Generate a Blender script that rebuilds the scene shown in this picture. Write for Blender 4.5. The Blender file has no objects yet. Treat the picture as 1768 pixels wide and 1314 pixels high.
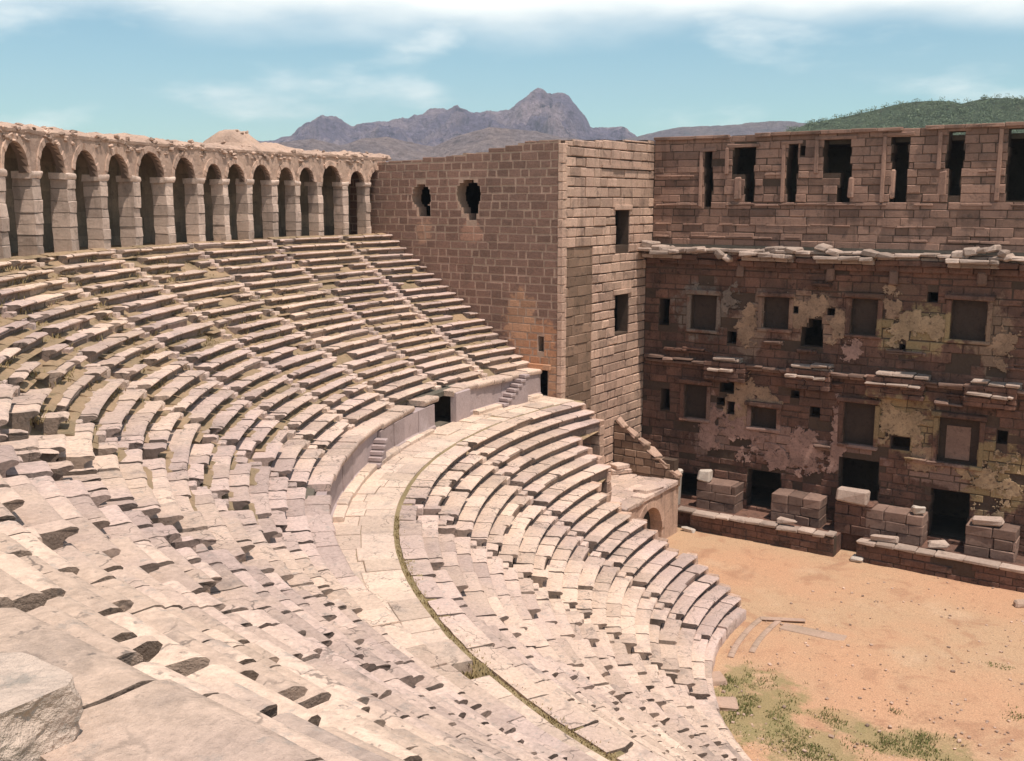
import bpy, math, random
from mathutils import Vector, noise as mn
R = math.radians
PI = math.pi
rng = random.Random(7)
scene = bpy.context.scene
COL = scene.collection

# ------------------------------------------------------------------ camera
CAM = (-0.432, -48.499, 21.518)
YAW, PITCH = 2.1599, -0.1725
cd = bpy.data.cameras.new("camera")
cd.sensor_width = 36.0
cd.lens = 36.0 * 1784.08 / 1768.0
cd.clip_start, cd.clip_end = 0.1, 30000
cam = bpy.data.objects.new("camera", cd)
COL.objects.link(cam)
cam.location = CAM
cam.rotation_euler = (PI / 2 + PITCH, 0, YAW - PI / 2)
scene.camera = cam
scene.render.resolution_x, scene.render.resolution_y = 1024, 761

FW = Vector((math.cos(YAW) * math.cos(PITCH), math.sin(YAW) * math.cos(PITCH), math.sin(PITCH)))
RT = Vector((math.sin(YAW), -math.cos(YAW), 0))
UP = RT.cross(FW)


def at(px, py, z):
    """a photo pixel -> the point of the level plane z it looks at"""
    d = FW * 1784.08 + RT * (px - 884) - UP * (py - 657)
    t = (z - CAM[2]) / d.z
    return Vector(CAM) + d * t


# ------------------------------------------------------------------ mesh helper
class MB:
    def __init__(s):
        s.v, s.f, s.t, s.sm = [], [], [], []

    def add(s, vs, fs, tint=0.5, smooth=False):
        o = len(s.v)
        s.v.extend(vs)
        for f in fs:
            s.f.append(tuple(i + o for i in f))
            s.t.append(tint)
            s.sm.append(smooth)

    def box(s, a, b, tint=0.5, bev=0.0, jit=0.0):
        (x0, y0, z0), (x1, y1, z1) = a, b
        if bev <= 0:
            vs = [(x0, y0, z0), (x1, y0, z0), (x1, y1, z0), (x0, y1, z0), (x0, y0, z1), (x1, y0, z1), (x1, y1, z1), (x0, y1, z1)]
            s.add(vs, [(0, 3, 2, 1), (4, 5, 6, 7), (0, 1, 5, 4), (1, 2, 6, 5), (2, 3, 7, 6), (3, 0, 4, 7)], tint)
            return
        s.stone(((x0 + x1) / 2, (y0 + y1) / 2, (z0 + z1) / 2), (x1 - x0, y1 - y0, z1 - z0), 0, bev, jit, tint)

    def stone(s, c, size, rz=0.0, bev=0.04, jit=0.02, tint=0.5, rx=0.0, ry=0.0):
        """a chamfered, slightly irregular block: 24 vertices"""
        hx, hy, hz = size[0] / 2, size[1] / 2, size[2] / 2
        b = min(bev, hx * .45, hy * .45, hz * .45)
        J = {}
        vs, idx = [], {}
        ca, sa = math.cos(rz), math.sin(rz)
        cx_, sx_ = math.cos(rx), math.sin(rx)
        cy_, sy_ = math.cos(ry), math.sin(ry)
        for sx in (-1, 1):
            for sy in (-1, 1):
                for sz in (-1, 1):
                    j = (rng.uniform(-jit, jit), rng.uniform(-jit, jit), rng.uniform(-jit, jit))
                    for ax in range(3):
                        p = [sx * (hx - b), sy * (hy - b), sz * (hz - b)]
                        p[ax] = (sx * hx, sy * hy, sz * hz)[ax]
                        x, y, z = p[0] + j[0], p[1] + j[1], p[2] + j[2]
                        y, z = cx_ * y - sx_ * z, sx_ * y + cx_ * z
                        x, z = cy_ * x + sy_ * z, -sy_ * x + cy_ * z
                        idx[(sx, sy, sz, ax)] = len(vs)
                        vs.append((c[0] + ca * x - sa * y, c[1] + sa * x + ca * y, c[2] + z))
        fs = []
        g = lambda *k: idx[k]
        for ax in range(3):
            for sg in (-1, 1):
                o = [i for i in range(3) if i != ax]
                cyc = []
                for a, bb in ((-1, -1), (1, -1), (1, 1), (-1, 1)):
                    k = [0, 0, 0]
                    k[ax], k[o[0]], k[o[1]] = sg, a, bb
                    cyc.append(g(*k, ax))
                flip = (sg < 0) != (ax == 1)
                fs.append(tuple(reversed(cyc)) if flip else tuple(cyc))
        for ax in range(3):          # edge chamfers, along axis ax
            o = [i for i in range(3) if i != ax]
            for a in (-1, 1):
                for bb in (-1, 1):
                    k0, k1 = [0, 0, 0], [0, 0, 0]
                    k0[ax], k1[ax] = -1, 1
                    k0[o[0]] = k1[o[0]] = a
                    k0[o[1]] = k1[o[1]] = bb
                    fs.append((g(*k0, o[0]), g(*k1, o[0]), g(*k1, o[1]), g(*k0, o[1])))
        for sx in (-1, 1):
            for sy in (-1, 1):
                for sz in (-1, 1):
                    fs.append((g(sx, sy, sz, 0), g(sx, sy, sz, 1), g(sx, sy, sz, 2)))
        s.add(vs, fs, tint)

    def sweep(s, prof, a0, a1, n, tint=0.5, wear=0.0, smooth=True, dz=0.0, dr=0.0, tilt=0.0, closed=True, cap=None, ej=0.0, front=None):
        """a closed (r, z) profile swept from angle a0 to a1 round the axis of the theatre, ends capped"""
        m = len(prof)
        vs = []
        zc = prof[0][1]
        rin, rout = min(p[0] for p in prof), max(p[0] for p in prof)
        sl = [rng.uniform(-1, 1) * ej / rin if ej else 0 for _ in range(4)]
        for i in range(n + 1):
            u = i / n
            ab = a0 + (a1 - a0) * u
            for (r, z) in prof:
                a = ab
                if ej and i in (0, n):
                    f = (r - rin) / (rout - rin)
                    sh = abs(sl[0] * (1 - f) + sl[1] * f) if i == 0 else -abs(sl[2] * (1 - f) + sl[3] * f)
                    a = ab + max(-(a1 - a0) * .3 / n, min((a1 - a0) * .3 / n, sh + rng.uniform(-.12, .12) * ej / rin * (1 if i == 0 else -1)))
                ca, sa = math.cos(a), math.sin(a)
                rr, zz = r + dr, z + dz + tilt * (u - .5)
                if wear:
                    q = Vector((rr * ca * 1.7, rr * sa * 1.7, zz * 1.7))
                    w = mn.noise(q) * wear + mn.noise(q * 3.1) * wear * .5
                    rr -= w
                    zz += w * .6
                vs.append((rr * ca, rr * sa, zz))
        fs = []
        for i in range(n):
            for j in range(m if closed else m - 1):
                k = (j + 1) % m
                fs.append((i * m + j, (i + 1) * m + j, (i + 1) * m + k, i * m + k))
        s.add(vs, fs, tint, smooth)
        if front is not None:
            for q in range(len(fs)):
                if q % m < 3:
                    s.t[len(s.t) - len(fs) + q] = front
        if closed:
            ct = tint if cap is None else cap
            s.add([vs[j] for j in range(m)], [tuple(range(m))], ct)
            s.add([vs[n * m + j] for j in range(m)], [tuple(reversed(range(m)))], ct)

    def build(s, name, mat, parent=None, recalc=True, autosmooth=True):
        me = bpy.data.meshes.new(name)
        me.from_pydata(s.v, [], s.f)
        at_ = me.attributes.new("tint", 'FLOAT', 'FACE')
        at_.data.foreach_set("value", s.t)
        me.polygons.foreach_set("use_smooth", s.sm)
        if recalc:
            import bmesh
            bm = bmesh.new()
            bm.from_mesh(me)
            bmesh.ops.recalc_face_normals(bm, faces=bm.faces)
            bm.to_mesh(me)
            bm.free()
        if any(s.sm) and autosmooth:
            me.set_sharp_from_angle(angle=R(48))
        me.materials.append(mat)
        o = bpy.data.objects.new(name, me)
        COL.objects.link(o)
        if parent is not None:
            o.parent = parent
        return o


def thing(name, label, cat, group=None):
    o = bpy.data.objects.new(name, None)
    COL.objects.link(o)
    return tag(o, label, cat, group)


def tag(o, label, cat, group=None):
    o['label'] = label
    o['category'] = cat
    if group:
        o['group'] = group
    return o


def kind(o, k):
    o['kind'] = k
    return o


# ------------------------------------------------------------------ materials
class NT:
    def __init__(s, name):
        s.m = bpy.data.materials.new(name)
        s.m.use_nodes = True
        s.t = s.m.node_tree
        s.b = s.t.nodes["Principled BSDF"]
        s.b.inputs["Specular IOR Level"].default_value = 0.15
        s.b.inputs["Roughness"].default_value = 0.92
        s.pos = s.n('ShaderNodeNewGeometry').outputs['Position']

    def n(s, typ, **kw):
        x = s.t.nodes.new(typ)
        for k, v in kw.items():
            setattr(x, k, v)
        return x

    def l(s, a, b):
        s.t.links.new(a, b)

    def put(s, sock, v):
        if hasattr(v, 'is_output') or isinstance(v, bpy.types.NodeSocket):
            s.l(v, sock)
        else:
            sock.default_value = v

    def noise(s, scale, detail=4, rough=.55, vec=None, dist=0.0):
        x = s.n('ShaderNodeTexNoise')
        x.inputs['Scale'].default_value = scale
        x.inputs['Detail'].default_value = detail
        x.inputs['Roughness'].default_value = rough
        x.inputs['Distortion'].default_value = dist
        s.l(vec if vec is not None else s.pos, x.inputs['Vector'])
        return x.outputs['Fac']

    def ramp(s, fac, lo, hi):
        x = s.n('ShaderNodeMapRange', interpolation_type='SMOOTHSTEP')
        s.put(x.inputs['Value'], fac)
        x.inputs['From Min'].default_value = lo
        x.inputs['From Max'].default_value = hi
        return x.outputs['Result']

    def math(s, op, a, b=0.0, clamp=False):
        x = s.n('ShaderNodeMath', operation=op, use_clamp=clamp)
        s.put(x.inputs[0], a)
        s.put(x.inputs[1], b)
        return x.outputs[0]

    def mix(s, f, a, b, blend='MIX'):
        x = s.n('ShaderNodeMix', data_type='RGBA', blend_type=blend)
        s.put(x.inputs['Factor'], f)
        s.put(x.inputs['A'], a if hasattr(a, 'is_output') or isinstance(a, bpy.types.NodeSocket) else (*a, 1))
        s.put(x.inputs['B'], b if hasattr(b, 'is_output') or isinstance(b, bpy.types.NodeSocket) else (*b, 1))
        return x.outputs['Result']

    def attr(s, name):
        return s.n('ShaderNodeAttribute', attribute_name=name).outputs['Fac']

    def scaled(s, v):
        x = s.n('ShaderNodeVectorMath', operation='MULTIPLY')
        s.l(s.pos, x.inputs[0])
        x.inputs[1].default_value = v
        return x.outputs[0]

    def bump(s, h, strength, dist=0.05):
        x = s.n('ShaderNodeBump')
        x.inputs['Strength'].default_value = strength
        x.inputs['Distance'].default_value = dist
        s.l(h, x.inputs['Height'])
        s.l(x.outputs['Normal'], s.b.inputs['Normal'])

    def grey(s, f):
        x = s.n('ShaderNodeCombineColor')
        for i in range(3):
            s.l(f, x.inputs[i])
        return x.outputs[0]

    def done(s, col):
        s.l(col, s.b.inputs['Base Color'])
        return s.m


def stone(name, c1, c2, stain, stain_amt=.5, big=.25, tint_amt=.35, bump=.5, patches=(), pc=(.5, .36, .26), streak=0.0, scale=1.0, lich=None, fine=.3, cracks=0.0, pits=0.0):
    m = NT(name)
    base = m.mix(m.ramp(m.noise(big, 5, .6), .35, .65), c1, c2)
    st = m.ramp(m.noise(big * 4.3 * scale, 6, .7, dist=.4), .52, .70)
    base = m.mix(m.math('MULTIPLY', st, stain_amt), base, stain)
    if streak:
        v = m.scaled((1.6, 1.6, .22))
        base = m.mix(m.math('MULTIPLY', m.ramp(m.noise(1.0, 4, .6, v), .5, .72), streak), base, stain)
    if lich:
        base = m.mix(m.math('MULTIPLY', m.ramp(m.noise(3.3, 5, .7), .56, .68), lich[1]), base, lich[0])
    if cracks:
        vo = m.n('ShaderNodeTexVoronoi', feature='DISTANCE_TO_EDGE')
        vo.inputs['Scale'].default_value = .85
        wv = m.n('ShaderNodeTexNoise')
        wv.inputs['Scale'].default_value = 1.6
        wv.inputs['Detail'].default_value = 5
        m.l(m.pos, wv.inputs['Vector'])
        av = m.n('ShaderNodeVectorMath', operation='ADD')
        m.l(m.pos, av.inputs[0])
        m.l(wv.outputs['Color'], av.inputs[1])
        m.l(av.outputs[0], vo.inputs['Vector'])
        ck = m.math('SUBTRACT', 1.0, m.ramp(vo.outputs['Distance'], .004, .022))
        ck = m.math('MULTIPLY', ck, m.ramp(m.noise(.6, 3, .5), .42, .58))
        base = m.mix(m.math('MULTIPLY', ck, cracks), base, (.13, .105, .09))
    if pits:
        sp = m.ramp(m.noise(7.5, 3, .6), .63, .70)
        sp = m.math('MULTIPLY', sp, m.ramp(m.noise(.7, 4, .6), .40, .60))
        base = m.mix(m.math('MULTIPLY', sp, pits), base, (.17, .14, .12))
    if patches:
        tot = None
        wob = m.noise(.9, 5, .65)
        for (c, r, col) in patches:
            sub = m.n('ShaderNodeVectorMath', operation='SUBTRACT')
            m.l(m.pos, sub.inputs[0])
            sub.inputs[1].default_value = c
            dv = m.n('ShaderNodeVectorMath', operation='DIVIDE')
            m.l(sub.outputs[0], dv.inputs[0])
            dv.inputs[1].default_value = r
            ln = m.n('ShaderNodeVectorMath', operation='LENGTH')
            m.l(dv.outputs[0], ln.inputs[0])
            d = m.math('ADD', ln.outputs['Value'], m.math('MULTIPLY', m.math('SUBTRACT', wob, .5), 2.6))
            k = m.math('SUBTRACT', 1.0, m.ramp(d, .78, 1.12))
            base = m.mix(m.math('MULTIPLY', k, .85), base, col)
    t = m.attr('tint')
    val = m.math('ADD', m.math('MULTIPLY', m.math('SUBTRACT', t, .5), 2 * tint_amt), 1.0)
    n2 = m.noise(9.0 * scale, 5, .7)
    val = m.math('MULTIPLY', val, m.math('ADD', m.math('MULTIPLY', m.math('SUBTRACT', n2, .5), 2 * fine), 1.0))
    base = m.mix(1.0, base, m.grey(val), 'MULTIPLY')
    h = m.math('ADD', m.noise(5.0 * scale, 6, .7), m.math('MULTIPLY', m.noise(22 * scale, 4, .7), .5))
    m.bump(h, bump, .06)
    return m.done(base)


M = {}
M['seat'] = stone('seat_limestone', (.62, .455, .35), (.51, .375, .325), (.28, .22, .19), .6, .13, .18, .8, lich=((.33, .285, .25), .6), fine=.5, cracks=.7, pits=.75)
M['paving'] = stone('paving_stone', (.64, .48, .365), (.56, .42, .335), (.33, .27, .23), .55, .2, .16, .6, lich=((.38, .32, .28), .5), fine=.45, cracks=.7, pits=.6)
M['wall_pale'] = stone('retaining_stone', (.44, .34, .32), (.36, .28, .265), (.24, .18, .16), .5, .3, .15, .4)
M['earth'] = stone('packed_earth', (.37, .25, .155), (.27, .195, .12), (.15, .115, .065), .8, .35, 0, .8, lich=((.22, .17, .085), .5))
M['gutter'] = stone('mossy_gutter', (.33, .25, .14), (.25, .19, .10), (.15, .125, .06), .8, .6, .3, .8)
M['arcade'] = stone('arcade_stone', (.64, .485, .39), (.54, .41, .335), (.20, .15, .12), .55, .35, .25, .6, streak=.45)
M['rubble'] = stone('rubble_masonry', (.50, .345, .26), (.41, .285, .22), (.17, .12, .095), .6, .5, .45, .8)
M['dark_in'] = stone('shaded_inner_stone', (.17, .14, .11), (.12, .11, .085), (.05, .05, .04), .7, .4, .2, .6)  # darkened stone, gives inner walls the tone of deep shade
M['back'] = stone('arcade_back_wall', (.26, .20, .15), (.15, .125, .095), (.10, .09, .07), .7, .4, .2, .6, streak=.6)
M['end_wall'] = stone('end_wall_block', (.25, .145, .108), (.21, .128, .098), (.125, .083, .063), .6, .25, .15, .7, fine=.5,
                      patches=[((-34.2, 4.8, 12.4), (1.9, 3, 1.9), (.50, .25, .14)), ((-35.6, 4.8, 14.4), (1.2, 3, 1.5), (.46, .26, .16)),
                               ((-42.9, 4.8, 19.6), (.75, 3, .8), (.40, .235, .16)), ((-39.0, 4.8, 19.5), (.9, 3, .7), (.42, .235, .165)),
                               ((-33.2, 4.8, 10.6), (.6, 3, 1.4), (.46, .26, .16))])
M['mortar'] = stone('lime_mortar', (.46, .31, .235), (.38, .27, .20), (.22, .16, .12), .5, .4, .0, .6)
M['mortar_dark'] = stone('dark_joint', (.10, .066, .048), (.08, .055, .04), (.05, .04, .03), .5, .4, .0, .6)
M['tower'] = stone('tower_stone', (.54, .365, .27), (.46, .305, .23), (.18, .125, .10), .65, .3, .24, .7, streak=.5, fine=.5)
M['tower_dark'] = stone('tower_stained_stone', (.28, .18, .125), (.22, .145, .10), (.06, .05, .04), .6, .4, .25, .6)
PCR, PPK, PYE = (.34, .215, .135), (.33, .185, .155), (.38, .25, .11)
SOFT = [((-25.0, 15.8, 6.3), (2.73, 3, 1.88), (.33, .21, .17)), ((-21.4, 15.8, 5.7), (2.08, 3, 1.50), (.33, .21, .17)), ((-14.9, 15.8, 8.0), (2.34, 3, 2.12), (.33, .24, .13)), ((-9.6, 15.8, 5.6), (1.82, 3, 2.25), (.34, .25, .13)),
        ((-14.3, 15.8, 14.0), (2.21, 3, 1.50), (.34, .25, .13)), ((-20.6, 15.8, 14.2), (2.08, 3, 1.62), (.31, .20, .14)), ((-28.2, 15.8, 14.2), (1.95, 3, 1.75), (.23, .185, .15)), ((-24.7, 15.8, 13.6), (1.30, 3, 2.00), (.28, .19, .14)),
        ((-27.4, 15.8, 6.6), (1.56, 3, 2.25), (.30, .195, .155)), ((-17.2, 15.8, 5.9), (1.82, 3, 0.88), (.28, .18, .15)), ((-12.3, 15.8, 5.4), (2.08, 3, 0.88), (.30, .195, .155)), ((-10.2, 15.8, 13.6), (1.17, 3, 2.00), (.28, .19, .13)), ((-16.2, 15.8, 16.2), (1.95, 3, 0.75), (.17, .10, .07))]
M['stage'] = stone('stage_stone', (.20, .105, .075), (.125, .072, .055), (.038, .028, .022), .85, .55, .17, .8, streak=.4, lich=((.19, .125, .09), .55), patches=SOFT, fine=.55)
for k_, c_ in enumerate(((.43, .27, .22), (.46, .325, .20), (.40, .265, .175), (.27, .21, .17))):
    M['plaster%d' % k_] = stone('old_plaster', c_, tuple(x * .7 for x in c_), (.12, .08, .06), .75, .9, 0, .6, lich=((.11, .072, .052), .75), fine=.5)
M['stage_up'] = stone('upper_stage_stone', (.31, .185, .135), (.25, .15, .112), (.085, .06, .048), .65, .4, .32, .7, streak=.35, lich=((.30, .21, .17), .35))
M['stage_low'] = stone('pedestal_stone', (.24, .155, .12), (.19, .122, .095), (.08, .055, .045), .6, .6, .3, .7)
M['cornice'] = stone('cornice_stone', (.42, .32, .26), (.36, .27, .22), (.10, .075, .06), .5, .6, .3, .8)
M['white'] = stone('pale_marble', (.52, .44, .37), (.42, .355, .30), (.32, .27, .23), .4, .8, .2, .5)
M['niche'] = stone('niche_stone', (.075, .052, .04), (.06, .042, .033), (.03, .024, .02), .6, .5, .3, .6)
M['boulder'] = stone('boulder_stone', (.62, .48, .385), (.54, .42, .34), (.20, .165, .14), .45, .5, 0, .9, lich=((.27, .25, .22), .6))


def ground_mat():
    m = NT('orchestra_earth')
    c = m.mix(m.ramp(m.noise(.12, 5, .6), .35, .65), (.50, .285, .172), (.46, .30, .185))
    c = m.mix(m.math('MULTIPLY', m.ramp(m.noise(.5, 6, .65, dist=.6), .50, .68), .7), c, (.36, .19, .115))
    c = m.mix(m.math('MULTIPLY', m.ramp(m.noise(2.6, 6, .75), .56, .70), .75), c, (.25, .15, .095))
    c = m.mix(m.math('MULTIPLY', m.ramp(m.noise(.23, 4, .6), .55, .7), .4), c, (.55, .385, .26))
    wob = m.noise(.7, 6, .7)
    for (px, py, rx, ry, k) in ((1300, 1225, 2.0, 3.2, .8), (1390, 1285, 2.6, 1.6, .7), (1275, 1170, .7, 1.6, .7), (1555, 1285, 2.4, 1.3, .75), (1440, 1240, 1.3, 1.0, .5), (1610, 1275, 1.4, .7, .5)):
        p = at(px, py, 0)
        sub = m.n('ShaderNodeVectorMath', operation='SUBTRACT')
        m.l(m.pos, sub.inputs[0])
        sub.inputs[1].default_value = p
        dv = m.n('ShaderNodeVectorMath', operation='DIVIDE')
        m.l(sub.outputs[0], dv.inputs[0])
        dv.inputs[1].default_value = (rx, ry, 9)
        ln = m.n('ShaderNodeVectorMath', operation='LENGTH')
        m.l(dv.outputs[0], ln.inputs[0])
        d = m.math('ADD', ln.outputs['Value'], m.math('MULTIPLY', m.math('SUBTRACT', wob, .5), 3.2))
        c = m.mix(m.math('MULTIPLY', m.math('SUBTRACT', 1.0, m.ramp(d, .6, 1.2)), k), c, (.25, .205, .095))
    n2 = m.noise(14, 5, .75)
    c = m.mix(1.0, c, m.grey(m.math('ADD', m.math('MULTIPLY', m.math('SUBTRACT', n2, .5), 1.7), 1.0)), 'MULTIPLY')
    m.bump(m.math('ADD', m.noise(3.5, 6, .75), m.math('MULTIPLY', m.noise(25, 4, .7), .35)), .6, .08)
    return m.done(c)


M['ground'] = ground_mat()
gm = NT('far_ground')
M['far_ground'] = gm.done(gm.mix(gm.ramp(gm.noise(.01, 6, .6), .4, .6), (.22, .19, .10), (.10, .13, .05)))


def leaf_mat(name, a, b):
    m = NT(name)
    t = m.attr('tint')
    c = m.mix(t, a, b)
    m.b.inputs['Roughness'].default_value = .7
    return m.done(c)


M['grass'] = leaf_mat('grass_blade', (.10, .12, .035), (.22, .20, .075))
M['dry'] = leaf_mat('dry_stalk', (.24, .17, .075), (.38, .29, .15))
M['leaf'] = leaf_mat('woodland_leaf', (.125, .165, .10), (.175, .21, .125))


def rock_mat(name, c1, c2, c3, s=.01):
    m = NT(name)
    v = m.pos
    c = m.mix(m.ramp(m.noise(s, 6, .65, v), .4, .62), c1, c2)
    c = m.mix(m.ramp(m.noise(s * 3.1, 7, .7, v, .5), .55, .68), c, c3)
    c = m.mix(1.0, c, m.grey(m.math('ADD', m.math('MULTIPLY', m.math('SUBTRACT', m.noise(s * 9, 6, .8), .5), 2.6), 1.0)), 'MULTIPLY')
    m.bump(m.math('ADD', m.noise(s * 4, 8, .7), m.math('MULTIPLY', m.noise(s * 16, 6, .7), .4)), .9, 25)
    return m.done(c)


M['mountain'] = rock_mat('mountain_rock', (.15, .125, .185), (.31, .235, .26), (.04, .036, .065), .008)
M['hill_far'] = rock_mat('far_hill_rock', (.185, .15, .17), (.23, .18, .175), (.11, .115, .12), .01)
M['foothill'] = rock_mat('foothill_slope', (.36, .27, .25), (.30, .235, .235), (.20, .165, .175), .012)
M['hill_green'] = rock_mat('scrubby_hill', (.13, .175, .10), (.155, .195, .11), (.13, .13, .08), .03)

# ------------------------------------------------------------------ theatre numbers
Y_END = 4.81
R_GAL, Z_GAL = 47.0, 19.3
R_UP0, Z_UP0, N_UP = 34.93, 11.3, 20
T_UP = (46.4 - R_UP0) / N_UP
H_UP = (Z_GAL - Z_UP0) / N_UP
R_LO0, R_LO1, Z_LO0, Z_WALK, N_LO = 19.0, 31.5, 0.6, 9.59, 20
T_LO = (R_LO1 - R_LO0) / N_LO
H_LO = (Z_WALK - Z_LO0) / N_LO
R_WALL = 34.16
A_END = 300.0


def end_angle(r, y=Y_END - .04):
    return 180 - math.degrees(math.asin(y / r))


def lower_end(k):
    return 4.4 if k >= 17 else (1.3 if k >= 13 else (-1.0 if k >= 9 else (-.3 if k >= 5 else .8)))


def seat_prof(rf, rb, z0, z1):
    h = z1 - z0
    return [(rf + .20, z0 - .22), (rf + .19, z0 + .50 * h), (rf + .11, z0 + .63 * h), (rf - .02, z0 + .72 * h), (rf - .055, z0 + .84 * h),
            (rf - .02, z0 + .94 * h), (rf + .06, z1), ((rf + rb) / 2, z1 - .012), (rb + .16, z1 + .004), (rb + .16, z0 - .22)]


# places where stones are gone: (angle, radius, half length in metres, whole or only the front half)
PITS_UP = [(252.1, 42.8, .42), (252.5, 43.4, .36), (243.8, 40.6, .35), (242.0, 39.7, .33), (243.9, 39.2, .36), (248.4, 41.2, .40), (249.3, 39.6, .62),
           (250.9, 40.4, .5), (262.4, 45.0, .28), (259.0, 43.6, .36), (255.5, 44.4, .3), (245.8, 42.3, .5), (242.5, 41.6, .45), (235.3, 41.4, .9), (236.8, 41.9, .8),
           (231.2, 39.0, .55), (232.6, 40.0, .55), (223.9, 37.9, .4), (221.4, 36.4, .4), (240.2, 37.6, .5), (246.4, 37.1, .35), (254, 38.4, .4), (256.5, 40.6, .3),
           (258.6, 42.0, .3), (250.8, 36.2, .4), (239.0, 40.9, .4), (229.5, 41.8, .8), (226.0, 42.6, .9)]
_pr = random.Random(77)
for _ in range(26):
    PITS_UP.append((_pr.uniform(226, 256), _pr.uniform(35.5, 43.5), _pr.uniform(.12, .4)))
PITS_LO = [(236.0, 27.4, .35), (232.5, 26.0, .3), (228.6, 25.0, .35), (240.4, 25.6, .35), (226.5, 22.6, .3), (233.0, 22.3, .3), (222.0, 27.0, .3), (219.3, 24.0, .3),
           (243.0, 28.6, .35), (238.0, 23.6, .3), (215.5, 29.6, .3), (229.5, 28.8, .3), (246.5, 27.4, .35), (212.0, 26.0, .3), (225.3, 30.2, .3)]

STAIRS_UP = [179.5, 187.4, 196.0, 204.4, 212.6, 221.8, 232.0, 242.4, 252.0, 261.6, 271.2, 280.8, 290.4]
STAIRS_LO = [195.0, 213.5, 232.5, 251.0, 269.5, 288.0]


for _ in range(14):
    PITS_LO.append((_pr.uniform(200, 250), _pr.uniform(20, 31), _pr.uniform(.1, .3)))


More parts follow.
